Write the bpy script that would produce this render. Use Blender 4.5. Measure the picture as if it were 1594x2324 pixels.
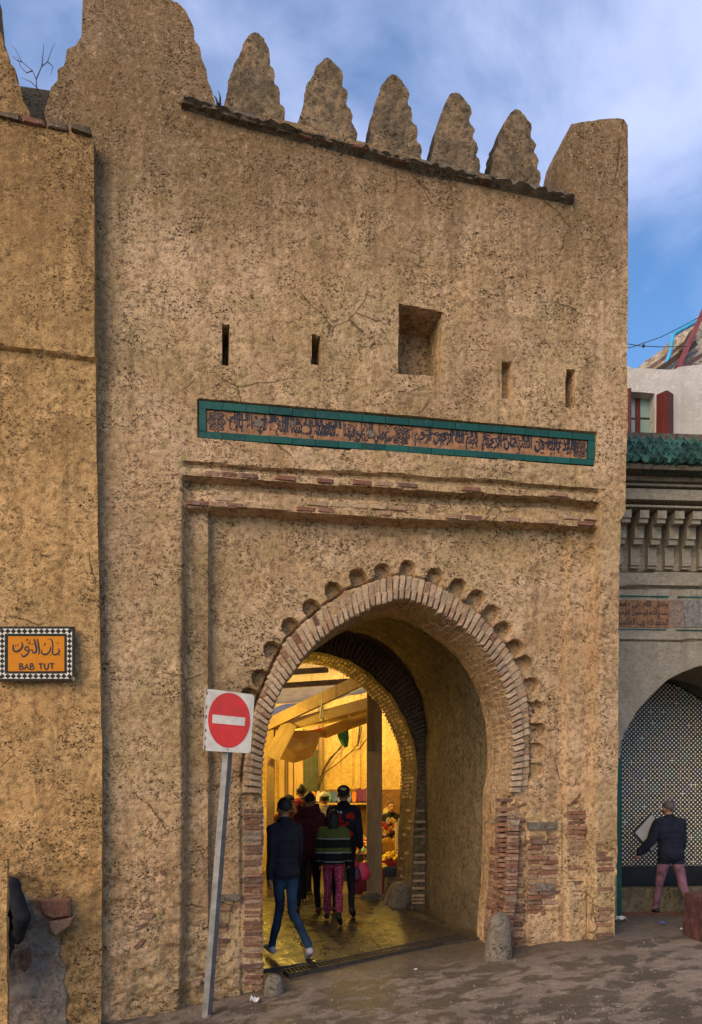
import bpy, bmesh, math, random
import numpy as np
from mathutils import Vector, Matrix, Euler
from mathutils.bvhtree import BVHTree

SC = bpy.context.scene
for o in list(bpy.data.objects): bpy.data.objects.remove(o)
COL = SC.collection
R = math.radians
RNG = random.Random(7)

# ------------------------------------------------------------------ camera
IW, IH, FOC, CX, HY, EYE = 1594.0, 2324.0, 1750.0, 797.0, 1800.0, 1.8
cam_d = bpy.data.cameras.new('camera'); cam = bpy.data.objects.new('camera', cam_d); COL.objects.link(cam)
cam.location = (0, 0, EYE); cam.rotation_euler = (R(90), 0, 0)
cam_d.sensor_fit = 'HORIZONTAL'; cam_d.sensor_width = 36; cam_d.lens = FOC / IW * 36
cam_d.shift_y = (HY - IH / 2) / IW
cam_d.clip_start = 0.1; cam_d.clip_end = 3000
SC.camera = cam

# ------------------------------------------------------------------ sky, sun, exposure
SUN_EL, SUN_AZ = 30.0, -34.0          # azimuth from the wall's normal, negative = from the left of the view
SKY_STRENGTH, SUN_STRENGTH, EXPOSURE = 0.080, 1.5, 1.14
wd = bpy.data.worlds.new("World"); SC.world = wd; wd.use_nodes = True
nt = wd.node_tree; nt.nodes.clear()
def wn(t, **k):
    n = nt.nodes.new(t)
    for a, b in k.items(): setattr(n, a, b)
    return n
w_out = wn('ShaderNodeOutputWorld'); w_bg = wn('ShaderNodeBackground')
w_sky = wn('ShaderNodeTexSky', sky_type='NISHITA'); w_sky.sun_disc = False
w_sky.sun_elevation = R(SUN_EL); w_sky.sun_rotation = R(180 + SUN_AZ)
w_sky.air_density = 1.0; w_sky.dust_density = 0.6; w_sky.ozone_density = 2.0
w_tc = wn('ShaderNodeTexCoord')
w_map = wn('ShaderNodeMapping'); w_map.inputs['Scale'].default_value = (1.0, 1.0, 1.5)
w_map.inputs['Location'].default_value = (0.35, 0.2, 0.1)
nt.links.new(w_tc.outputs['Generated'], w_map.inputs['Vector'])
w_n1 = wn('ShaderNodeTexNoise'); w_n1.inputs['Scale'].default_value = 3.1; w_n1.inputs['Detail'].default_value = 7; w_n1.inputs['Roughness'].default_value = .52
w_n1.inputs['Distortion'].default_value = .35
nt.links.new(w_map.outputs[0], w_n1.inputs['Vector'])
w_r = wn('ShaderNodeMapRange'); w_r.inputs[1].default_value = .34; w_r.inputs[2].default_value = .70; w_r.interpolation_type = 'SMOOTHSTEP'
nt.links.new(w_n1.outputs[0], w_r.inputs[0])
w_m0 = wn('ShaderNodeMath', operation='MULTIPLY'); w_m0.inputs[1].default_value = .78; nt.links.new(w_r.outputs[0], w_m0.inputs[0])
w_tint = wn('ShaderNodeMixRGB', blend_type='MULTIPLY'); w_tint.inputs[0].default_value = 1; w_tint.inputs[2].default_value = (.76, 1.04, 1.26, 1)
nt.links.new(w_sky.outputs[0], w_tint.inputs[1])
w_mix = wn('ShaderNodeMixRGB'); w_mix.inputs[2].default_value = (4.5, 5.0, 7.2, 1)
nt.links.new(w_m0.outputs[0], w_mix.inputs[0]); nt.links.new(w_tint.outputs[0], w_mix.inputs[1])
nt.links.new(w_mix.outputs[0], w_bg.inputs[0]); w_bg.inputs[1].default_value = SKY_STRENGTH
nt.links.new(w_bg.outputs[0], w_out.inputs[0])

THG = math.atan(1e-4 * FOC)            # yaw of the gate wall: its right end is farther away
sun_d = bpy.data.lights.new('sun', 'SUN'); sun = bpy.data.objects.new('sun', sun_d); COL.objects.link(sun)
sun_d.energy = SUN_STRENGTH; sun_d.angle = R(50); sun_d.color = (1.0, .71, .42)
_a = R(SUN_AZ)
_sd = Vector((math.sin(_a) * math.cos(R(SUN_EL)), -math.cos(_a) * math.cos(R(SUN_EL)), math.sin(R(SUN_EL))))   # towards the sun
sun.rotation_euler = _sd.to_track_quat('Z', 'Y').to_euler()
sun.location = _sd * 30
w_sky.sun_rotation = math.atan2(_sd.x, _sd.y)
vs = SC.view_settings
vs.view_transform = 'Standard'; vs.look = 'None'; vs.exposure = EXPOSURE; vs.gamma = 1; vs.use_curve_mapping = False
SC.render.engine = 'CYCLES'
SC.cycles.use_denoising = True
try: SC.cycles.denoiser = 'OPENIMAGEDENOISE'
except Exception: pass
SC.cycles.max_bounces = 6; SC.cycles.diffuse_bounces = 4
SC.cycles.sample_clamp_indirect = 6

# ------------------------------------------------------------------ view geometry helpers
def at(px, py, Y):
    return Vector(((px - CX) / FOC * Y, Y, EYE + (HY - py) / FOC * Y))
class Frame:
    """A vertical wall plane standing at (ox, oy), turned by th; local x runs along it, local y goes into it."""
    def __init__(s, ox, oy, th):
        s.ox, s.oy, s.th, s.c, s.s = ox, oy, th, math.cos(th), math.sin(th)
    def uz(s, px, py, w=0.0):
        a, b = (px - CX) / FOC, (HY - py) / FOC
        t = (w + s.c * s.oy - s.s * s.ox) / (s.c - s.s * a)
        X, Y = a * t - s.ox, t - s.oy
        return (s.c * X + s.s * Y, EYE + b * t)
    def poly(s, pts, w=0.0):
        return [s.uz(x, y, w) for x, y in pts]
    def world(s, u, w, z):
        return Vector((s.ox + s.c * u - s.s * w, s.oy + s.s * u + s.c * w, z))
    def px(s, u, w, z):
        X = s.ox + s.c * u - s.s * w; Y = s.oy + s.s * u + s.c * w
        return CX + FOC * X / Y, HY - FOC * (z - EYE) / Y
    def local(s, X, Y):
        dx, dy = X - s.ox, Y - s.oy
        return s.c * dx + s.s * dy, -s.s * dx + s.c * dy
GF = Frame(0.0, 8.0, THG)

# ------------------------------------------------------------------ numpy noise
def _hash(ix, iy, iz, seed):
    h = (ix.astype(np.int64) * 374761393 + iy.astype(np.int64) * 668265263 + iz.astype(np.int64) * 2147483647 + seed * 974634721) & 0xFFFFFFFF
    h = ((h ^ (h >> 13)) * 1274126177) & 0xFFFFFFFF
    h = ((h ^ (h >> 16)) * 2246822519) & 0xFFFFFFFF
    return ((h ^ (h >> 15)) & 0xFFFFFF) / float(0xFFFFFF)
def vnoise(x, y, z, seed=0):
    x, y, z = np.asarray(x, float), np.asarray(y, float), np.asarray(z, float)
    x, y, z = np.broadcast_arrays(x, y, z)
    ix, iy, iz = np.floor(x), np.floor(y), np.floor(z)
    fx, fy, fz = x - ix, y - iy, z - iz
    fx, fy, fz = fx * fx * (3 - 2 * fx), fy * fy * (3 - 2 * fy), fz * fz * (3 - 2 * fz)
    r = 0
    for dx in (0, 1):
        for dy in (0, 1):
            for dz in (0, 1):
                k = (fx if dx else 1 - fx) * (fy if dy else 1 - fy) * (fz if dz else 1 - fz)
                r = r + k * _hash(ix + dx, iy + dy, iz + dz, seed)
    return r
def fbm(x, y, z, seed=0, oct=3):
    r, a, t = 0, 1.0, 0.0
    for i in range(oct):
        r = r + a * vnoise(x * 2 ** i, y * 2 ** i, z * 2 ** i, seed + i * 17); t += a; a *= .55
    return r / t
def sstep(a, b, x):
    t = np.clip((x - a) / (b - a), 0, 1); return t * t * (3 - 2 * t)
def sd_poly(U, Z, poly):
    """signed distance, positive inside"""
    p = np.array(poly); q = np.roll(p, -1, 0)
    d = np.full(U.shape, 1e9); ins = np.zeros(U.shape, bool)
    for (x0, y0), (x1, y1) in zip(p, q):
        ex, ey = x1 - x0, y1 - y0
        t = np.clip(((U - x0) * ex + (Z - y0) * ey) / (ex * ex + ey * ey + 1e-12), 0, 1)
        d = np.minimum(d, np.hypot(U - x0 - t * ex, Z - y0 - t * ey))
        c = ((y0 <= Z) != (y1 <= Z)) & (U < (x1 - x0) * (Z - y0) / (y1 - y0 + 1e-15) + x0)
        ins ^= c
    return np.where(ins, d, -d)

# ------------------------------------------------------------------ object helpers
def link(o, parent=None):
    COL.objects.link(o)
    if parent is not None: o.parent = parent
    return o
def tag(o, label=None, cat=None, group=None, kind=None):
    if label: o['label'] = label
    if cat: o['category'] = cat
    if group: o['group'] = group
    if kind: o['kind'] = kind
    return o
def thing(name, label, cat, loc=(0, 0, 0), rz=0.0, group=None):
    o = bpy.data.objects.new(name, None); o.location = loc; o.rotation_euler = (0, 0, rz); o.empty_display_size = .1
    link(o); return tag(o, label, cat, group)
def mesh_obj(name, verts, faces, mats, parent=None, midx=None, smooth=False, sharp=None, loc=None):
    me = bpy.data.meshes.new(name)
    me.from_pydata([tuple(v) for v in verts], [], faces)
    for m in (mats if isinstance(mats, (list, tuple)) else [mats]): me.materials.append(m)
    if midx is not None: me.polygons.foreach_set('material_index', np.asarray(midx, np.int32))
    if smooth:
        me.polygons.foreach_set('use_smooth', np.ones(len(me.polygons), bool))
        if sharp: me.set_sharp_from_angle(angle=sharp)
    me.update()
    o = bpy.data.objects.new(name, me)
    if loc is not None: o.location = loc
    return link(o, parent)
class MB:
    def __init__(s): s.v, s.f, s.m, s.k = [], [], [], 0
    def add(s, vs, fs, m=None):
        b = len(s.v); s.v.extend([tuple(v) for v in vs]); s.f.extend([tuple(i + b for i in f) for f in fs])
        s.m.extend([s.k if m is None else m] * len(fs)); return s
    def box(s, x0, x1, y0, y1, z0, z1, m=None, M=None):
        vs = [Vector(p) for p in ((x0,y0,z0),(x1,y0,z0),(x1,y1,z0),(x0,y1,z0),(x0,y0,z1),(x1,y0,z1),(x1,y1,z1),(x0,y1,z1))]
        if M is not None: vs = [M @ v for v in vs]
        return s.add(vs, [(0,3,2,1),(4,5,6,7),(0,1,5,4),(1,2,6,5),(2,3,7,6),(3,0,4,7)], m)
    def prism(s, outline, y0, y1, m=None, M=None):
        """outline in (x, z), extruded along y"""
        n = len(outline)
        vs = [Vector((x, y0, z)) for x, z in outline] + [Vector((x, y1, z)) for x, z in outline]
        if M is not None: vs = [M @ v for v in vs]
        fs = [tuple(range(n)), tuple(range(2 * n - 1, n - 1, -1))] + [(i, i + n, (i + 1) % n + n, (i + 1) % n) for i in range(n)]
        return s.add(vs, fs, m)
    def beam(s, a, b, w, h, m=None, up=(0, 0, 1)):
        """box bar from a to b, w wide across, h high"""
        a, b = Vector(a), Vector(b); d = (b - a).normalized(); up = Vector(up)
        if abs(d.dot(up)) > .98: up = Vector((0, 1, 0))
        sd = d.cross(up).normalized(); u2 = sd.cross(d).normalized()
        vs = [p + sd * (w / 2 * i) + u2 * (h / 2 * j) for p in (a, b) for i, j in ((-1,-1),(1,-1),(1,1),(-1,1))]
        return s.add(vs, [(0,1,2,3),(7,6,5,4),(0,4,5,1),(1,5,6,2),(2,6,7,3),(3,7,4,0)], m)
    def tube(s, pts, r, n=6, m=None, flat=1.0, axis=None, caps=True):
        pts = [Vector(p) for p in pts]; k = len(pts)
        rr = r if isinstance(r, (list, tuple)) else [r] * k
        vs = []; prev = None
        for i, p in enumerate(pts):
            d = (pts[min(i + 1, k - 1)] - pts[max(i - 1, 0)])
            d = d.normalized() if d.length > 1e-9 else Vector((0, 0, 1))
            if axis is not None:
                e1 = Vector(axis); e2 = d.cross(e1)
                e2 = e2.normalized() if e2.length > 1e-6 else Vector((1, 0, 0))
            else:
                ref = prev if prev is not None else (Vector((0, 0, 1)) if abs(d.z) < .9 else Vector((1, 0, 0)))
                e1 = (ref - d * ref.dot(d)).normalized(); prev = e1; e2 = d.cross(e1)
            for j in range(n):
                t = 2 * math.pi * j / n
                vs.append(p + e1 * (math.cos(t) * rr[i] * flat) + e2 * (math.sin(t) * rr[i]))
        fs = [(i * n + j, i * n + (j + 1) % n, (i + 1) * n + (j + 1) % n, (i + 1) * n + j) for i in range(k - 1) for j in range(n)]
        if caps: fs += [tuple(range(n - 1, -1, -1)), tuple(range((k - 1) * n, k * n))]
        return s.add(vs, fs, m)
    def lathe(s, prof, n=16, c=(0, 0, 0), m=None, sx=1, sy=1):
        vs = [(c[0] + r * math.cos(2*math.pi*j/n) * sx, c[1] + r * math.sin(2*math.pi*j/n) * sy, c[2] + z) for r, z in prof for j in range(n)]
        k = len(prof)
        fs = [(i*n+j, i*n+(j+1)%n, (i+1)*n+(j+1)%n, (i+1)*n+j) for i in range(k-1) for j in range(n)]
        fs += [tuple(range(n-1, -1, -1)), tuple(range((k-1)*n, k*n))]
        return s.add(vs, fs, m)
    def ell(s, c, r, n=12, k=8, m=None, M=None):
        vs = []
        for i in range(k + 1):
            t = math.pi * (i + .001) / (k + .002)
            for j in range(n):
                a = 2 * math.pi * j / n
                v = Vector((r[0]*math.sin(t)*math.cos(a), r[1]*math.sin(t)*math.sin(a), -r[2]*math.cos(t)))
                if M is not None: v = M @ v
                vs.append(v + Vector(c))
        fs = [(i*n+j, i*n+(j+1)%n, (i+1)*n+(j+1)%n, (i+1)*n+j) for i in range(k) for j in range(n)]
        fs += [tuple(range(n-1, -1, -1)), tuple(range(k*n, (k+1)*n))]
        return s.add(vs, fs, m)
    def build(s, name, mats, parent=None, smooth=False, sharp=None, loc=None):
        return mesh_obj(name, s.v, s.f, mats, parent, s.m, smooth, sharp, loc)

# ------------------------------------------------------------------ materials
class NT:
    def __init__(s, name):
        s.m = bpy.data.materials.new(name); s.m.use_nodes = True; s.t = s.m.node_tree; s.t.nodes.clear()
        s.out = s.n('ShaderNodeOutputMaterial'); s.b = s.n('ShaderNodeBsdfPrincipled')
        s.t.links.new(s.b.outputs[0], s.out.inputs[0]); s.tc = s.n('ShaderNodeTexCoord')
    def n(s, t, **k):
        x = s.t.nodes.new(t)
        for a, b in k.items(): setattr(x, a, b)
        return x
    def set(s, sock, v):
        if hasattr(v, 'is_output'): s.t.links.new(v, sock)
        elif isinstance(v, (tuple, list)) and len(v) == 3 and sock.type == 'RGBA': sock.default_value = (*v, 1)
        else: sock.default_value = v
    def vec(s, scale=(1, 1, 1), loc=(0, 0, 0), rot=(0, 0, 0), src='Object'):
        m = s.n('ShaderNodeMapping'); s.t.links.new(s.tc.outputs[src], m.inputs[0])
        m.inputs['Scale'].default_value = scale; m.inputs['Location'].default_value = loc; m.inputs['Rotation'].default_value = rot
        return m.outputs[0]
    def noise(s, scale, detail=3, rough=.55, vec=None, dist=0.0):
        x = s.n('ShaderNodeTexNoise'); x.inputs['Scale'].default_value = scale; x.inputs['Detail'].default_value = detail
        x.inputs['Roughness'].default_value = rough; x.inputs['Distortion'].default_value = dist
        s.t.links.new(vec if vec is not None else s.tc.outputs['Object'], x.inputs['Vector']); return x.outputs[0]
    def rng(s, v, a, b, c=0.0, d=1.0, smooth=True):
        x = s.n('ShaderNodeMapRange'); x.interpolation_type = 'SMOOTHSTEP' if smooth else 'LINEAR'
        s.set(x.inputs[0], v)
        for i, q in enumerate((a, b, c, d)): x.inputs[i + 1].default_value = q
        return x.outputs[0]
    def mix(s, f, a, b, mode='MIX'):
        x = s.n('ShaderNodeMixRGB', blend_type=mode); s.set(x.inputs[0], f); s.set(x.inputs[1], a); s.set(x.inputs[2], b); return x.outputs[0]
    def math(s, op, a, b=0.0):
        x = s.n('ShaderNodeMath', operation=op); s.set(x.inputs[0], a); s.set(x.inputs[1], b); return x.outputs[0]
    def bump(s, h, strength=.5, dist=.02, prev=None):
        x = s.n('ShaderNodeBump'); x.inputs['Strength'].default_value = strength; x.inputs['Distance'].default_value = dist
        s.set(x.inputs['Height'], h)
        if prev is not None: s.t.links.new(prev, x.inputs['Normal'])
        return x.outputs[0]
    def sep(s, src='Object'):
        x = s.n('ShaderNodeSeparateXYZ'); s.t.links.new(s.tc.outputs[src], x.inputs[0]); return x.outputs
    def fin(s, col=None, rough=None, normal=None, metal=None, spec=None):
        if col is not None: s.set(s.b.inputs['Base Color'], col)
        if rough is not None: s.set(s.b.inputs['Roughness'], rough)
        if normal is not None: s.t.links.new(normal, s.b.inputs['Normal'])
        if metal is not None: s.set(s.b.inputs['Metallic'], metal)
        if spec is not None: s.set(s.b.inputs['Specular IOR Level'], spec)
        return s.m
def simple(name, col, rough=.7, var=.15, scale=8.0, bump=.15, metal=0.0, spec=.4, dist=.01):
    t = NT(name); n = t.noise(scale, 4, .6)
    c = t.mix(t.rng(n, .3, .7), tuple(x * (1 - var) for x in col), tuple(min(1, x * (1 + var)) for x in col))
    return t.fin(c, rough, t.bump(t.noise(scale * 5, 3), bump, dist), metal, spec)
def plaster(name, light, mid, dark, olive, seed=0.0, pit=.5, lich=0.0, rough=.93, damp=None, streak=.5, rain=None, con=1.0, grow=False, cracks=False):
    """weathered lime-and-earth render: mottled, pitted, streaked"""
    t = NT(name); off = (seed, seed * .7, seed * 1.3)
    V = t.vec(loc=off)
    n0 = t.noise(.55, 3, .6, V, .5); n1 = t.noise(1.3, 5, .65, V, .5); n2 = t.noise(4.5, 6, .68, V, .4); n3 = t.noise(17, 5, .7, V); n4 = t.noise(60, 3, .7, V)
    c = t.mix(t.rng(n1, .36, .64), mid, light)
    c = t.mix(t.math('MULTIPLY', t.rng(n0, .42, .62), .45), c, olive)
    c = t.mix(t.math('MULTIPLY', t.rng(n2, .48, .66), .62 * con), c, olive)
    c = t.mix(t.math('MULTIPLY', t.rng(t.noise(5.5, 6, .68, t.vec(loc=(seed + 9, 3, 5)), .6), .52, .68), .65), c, tuple(min(1, k * f) for k, f in zip(light, (1.28, 1.24, 1.22))))
    st = t.noise(3.0, 5, .65, t.vec(scale=(1.7, 1.7, .2), loc=off), .3)
    c = t.mix(t.math('MULTIPLY', t.rng(st, .50, .70), streak), c, dark)
    if rain is not None:
        z = t.sep()[2]; sn = t.noise(4.0, 5, .65, t.vec(scale=(1.6, 1.6, .12), loc=(seed + 4, 1, 2)), .3)
        rm = t.math('MULTIPLY', t.rng(t.math('ADD', z, t.math('MULTIPLY', sn, 3.2)), rain + 1.0, rain + 2.6), .62)
        c = t.mix(rm, c, tuple(k * .62 for k in dark))
    c = t.mix(t.rng(n3, .37, .52, .58 * con, 0), c, dark)
    c = t.mix(t.rng(n3, .55, .70, 0, .35 * con), c, tuple(min(1, k * 1.3) for k in light))
    c = t.mix(t.rng(n4, .54, .68, 0, .28 * con), c, tuple(min(1, k * 1.35) for k in light)); c = t.mix(t.rng(n4, .30, .42, .3 * con, 0), c, tuple(k * .6 for k in dark))
    pits = t.math('MULTIPLY', t.rng(t.noise(33, 3, .62, t.vec(scale=(1, 1, 1.35), loc=(seed, 2, 7)), .8), .56, .68), t.rng(t.noise(2.6, 4, .6, V), .44, .62, .04, 1))
    big = t.math('MULTIPLY', t.rng(t.noise(15, 4, .7, t.vec(scale=(1, 1, 1.6), loc=(seed + 5, 2, 3)), 1.0), .60, .70), t.rng(t.noise(1.9, 4, .6, t.vec(loc=(seed, 6, 6))), .45, .62))
    pits = t.math('MAXIMUM', pits, t.math('MULTIPLY', big, .85))
    c = t.mix(t.math('MULTIPLY', pits, min(1, pit * 1.7)), c, tuple(k * .32 for k in dark))
    if cracks:
        bg = t.rng(t.noise(.8, 4, .65, t.vec(loc=(seed + 21, 4, 9)), .6), .50, .66); c = t.mix(t.math('MULTIPLY', bg, .45), c, tuple(k * 1.5 for k in dark))
        vo = t.n('ShaderNodeTexVoronoi', feature='DISTANCE_TO_EDGE'); vo.inputs['Scale'].default_value = 1.1
        dv = t.n('ShaderNodeMixRGB'); dv.inputs[0].default_value = .12; t.t.links.new(V, dv.inputs[1]); nz = t.n('ShaderNodeTexNoise'); nz.inputs['Scale'].default_value = 3.5; nz.inputs['Detail'].default_value = 5; t.t.links.new(V, nz.inputs[0]); t.t.links.new(nz.outputs['Color'], dv.inputs[2]); t.t.links.new(dv.outputs[0], vo.inputs['Vector'])
        cm = t.math('MULTIPLY', t.rng(vo.outputs['Distance'], .004, .010, 1, 0), t.rng(t.noise(1.1, 3, .6, t.vec(loc=(seed + 2, 8, 1))), .54, .62)); c = t.mix(t.math('MULTIPLY', cm, .7), c, tuple(k * .35 for k in dark))
    if lich:
        lm = t.math('MULTIPLY', t.rng(t.noise(6, 5, .7, V), .38, .6), lich)
        c = t.mix(lm, c, (.075, .062, .045))
    if grow:
        g = t.n('ShaderNodeSeparateXYZ'); t.t.links.new(t.tc.outputs['Normal'], g.inputs[0])
        gm = t.math('MAXIMUM', t.rng(g.outputs[2], .15, .6), t.rng(g.outputs[0], -.45, -.8))
        gm = t.math('MULTIPLY', gm, t.rng(t.noise(9, 4, .65, V), .32, .5, .45, .92)); c = t.mix(gm, c, (.06, .048, .034))
    if damp:
        z = t.sep()[2]
        dm = t.math('MULTIPLY', t.rng(t.math('ADD', z, t.math('MULTIPLY', n2, .8)), damp, damp + .9, 1, 0), .55)
        c = t.mix(dm, c, (.13, .10, .065))
    h = t.math('ADD', t.math('MULTIPLY', n3, .9), t.math('MULTIPLY', n4, .5))
    h = t.math('SUBTRACT', h, t.math('MULTIPLY', pits, 1.2 * min(1, pit * 2)))
    nb = t.bump(h, 1.0, .03); nb = t.bump(t.noise(130, 2, .6, V), .5, .006, nb)
    return t.fin(c, rough, nb, None, .12)
M = {}
M['wall'] = plaster('weathered_plaster', (.60,.405,.235), (.48,.30,.15), (.16,.095,.045), (.35,.255,.11), 0, .75, rain=7.4, cracks=True, con=1.15)
M['wall_low'] = M['wall']
M['merlon'] = plaster('lichen_plaster', (.36,.245,.14), (.26,.175,.095), (.09,.06,.035), (.16,.12,.06), 11, .5, .6, grow=True)
M['ochre'] = plaster('ochre_plaster', (.63,.385,.17), (.52,.295,.115), (.18,.105,.042), (.34,.22,.085), 23, .75, rain=6.9, cracks=True, con=1.15)  # warm street-lamp glow is put into this plaster colour
M['fount'] = plaster('grey_lime_plaster', (.42,.36,.265), (.35,.295,.21), (.20,.16,.11), (.28,.24,.16), 41, .12, 0, .9, None, .5, con=.6)
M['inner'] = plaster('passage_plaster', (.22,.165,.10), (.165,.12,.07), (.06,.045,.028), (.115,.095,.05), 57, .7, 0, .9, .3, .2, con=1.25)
M['cap'] = plaster('mossy_mortar', (.20,.165,.12), (.14,.115,.08), (.06,.05,.035), (.10,.085,.05), 71, .4)
def brick_mat(name, cols, island=False, lime=.28):
    t = NT(name)
    if island: r = t.n('ShaderNodeNewGeometry').outputs['Random Per Island']
    else: r = t.n('ShaderNodeObjectInfo').outputs['Random']
    cr = t.n('ShaderNodeValToRGB'); t.t.links.new(r, cr.inputs[0]); cr.color_ramp.interpolation = 'CONSTANT'
    e = cr.color_ramp.elements
    while len(e) < len(cols): e.new(.5)
    for i, cc in enumerate(cols): e[i].position = i / len(cols); e[i].color = (*cc, 1)
    g = t.vec(src='Object') if island else None
    n = t.noise(9 if island else 2.2, 4, .65, t.vec(src='Object')); 
    geo = t.n('ShaderNodeNewGeometry').outputs['Position']
    np_ = t.noise(14, 4, .65, geo); nq = t.noise(55, 3, .6, geo)
    c = t.mix(t.rng(np_, .5, .62, 0, lime), cr.outputs[0], (.42, .32, .23))
    c = t.mix(t.rng(nq, .32, .6, .55, 0), c, tuple(k * .35 for k in cols[0]))
    return t.fin(c, .9, t.bump(t.math('ADD', np_, t.math('MULTIPLY', nq, .6)), .8, .014), None, .15)
RED = [(.22,.10,.06), (.27,.14,.085), (.18,.09,.06), (.30,.18,.11), (.15,.085,.06), (.33,.21,.135)]
TAN = [(.42,.30,.18), (.39,.265,.155), (.44,.32,.20), (.37,.24,.14), (.42,.295,.18), (.33,.195,.115)]
DRK = [(.19,.13,.08), (.16,.10,.065), (.22,.15,.09), (.18,.12,.075)]
M['brick_red'] = brick_mat('red_brick', RED); M['brick_red_i'] = brick_mat('red_brick_mass', RED, True)
M['brick_tan'] = brick_mat('limed_brick', TAN, False, .6); M['brick_tan_i'] = brick_mat('limed_brick_mass', TAN, True, .6)
M['brick_cop'] = brick_mat('coping_brick', [(.12,.085,.055), (.10,.07,.045), (.15,.10,.065), (.20,.09,.055), (.11,.08,.05), (.14,.10,.07)], False, .3)
M['brick_drk_i'] = brick_mat('sooty_brick_mass', DRK, True, .2)  # darker brick tones for the ring of the inner arch
M['mortar'] = plaster('old_mortar', (.38,.29,.20), (.31,.23,.15), (.16,.11,.07), (.22,.17,.10), 5, .4)
def glaze(name, col, rough=.22, var=.3):
    t = NT(name); r = t.n('ShaderNodeObjectInfo').outputs['Random']
    g = t.n('ShaderNodeNewGeometry').outputs['Position']
    n = t.noise(22, 4, .65, g)
    c = t.mix(r, tuple(k * (1 - var) for k in col), tuple(k * (1 + var) for k in col))
    c = t.mix(t.rng(n, .58, .72, 0, .55), c, tuple(k * .5 + .06 for k in col))
    return t.fin(c, t.rng(n, .3, .7, rough, rough + .3), t.bump(n, .2, .004), None, .3)
M['green_tile'] = glaze('green_glaze', (.006,.060,.042))
M['green_roof'] = glaze('green_roof_glaze', (.03,.09,.062), .45, .6)
M['black_tile'] = glaze('black_glaze', (.008,.010,.007), .5); M['white_tile'] = glaze('white_glaze', (.62,.56,.45), .3, .1)
M['orange_tile'] = glaze('orange_enamel', (.56,.185,.0), .55, .05)
M['ink'] = simple('dark_ink', (.016,.010,.010), .5, .2)
M['terra'] = simple('terracotta', (.26,.125,.055), .8, .35, 14, .5)
M['blueblack'] = simple('blue_black_glaze', (.014,.011,.014), .5, .4, 20)
M['steel'] = simple('galvanised_steel', (.21,.20,.18), .55, .25, 12, .15, .35)
M['sign_white'] = simple('reflective_grey_white', (.40,.385,.35), .5, .16, 9, .08)
M['sign_red'] = simple('sign_red', (.38,.004,.006), .6, .16, 9, .05)
M['rust'] = simple('rust', (.17,.075,.03), .85, .5, 30, .5)
M['iron'] = simple('dark_iron', (.045,.038,.03), .6, .4, 25, .4, .5)
M['stone'] = plaster('grey_stone', (.22,.185,.14), (.165,.14,.105), (.11,.09,.065), (.15,.13,.085), 91, .4)
def wood(name, a, b, scale=3.0, axis=2, rough=.7):
    t = NT(name); s = [12, 12, 12]; s[axis] = .9
    n = t.noise(scale, 5, .6, t.vec(scale=tuple(s)), .6); m = t.noise(2.5, 3)
    c = t.mix(t.rng(n, .3, .7), a, b); c = t.mix(t.rng(m, .5, .75, 0, .4), c, tuple(k * .5 for k in a))
    return t.fin(c, rough, t.bump(n, .35, .006), None, .3)
M['wood'] = wood('raw_timber', (.38,.25,.11), (.50,.36,.18)); M['wood_x'] = wood('raw_timber_flat', (.38,.25,.11), (.50,.36,.18), axis=0)
M['wood_old'] = wood('old_timber', (.15,.10,.055), (.24,.17,.10)); M['wood_dark'] = wood('dark_timber', (.05,.032,.02), (.10,.065,.04), axis=0)
M['red_wood'] = wood('red_painted_wood', (.10,.014,.009), (.17,.028,.017))
M['blue_paint'] = simple('blue_paint', (.05,.33,.55), .5); M['red_paint'] = simple('maroon_paint', (.22,.05,.05), .6)
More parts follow.
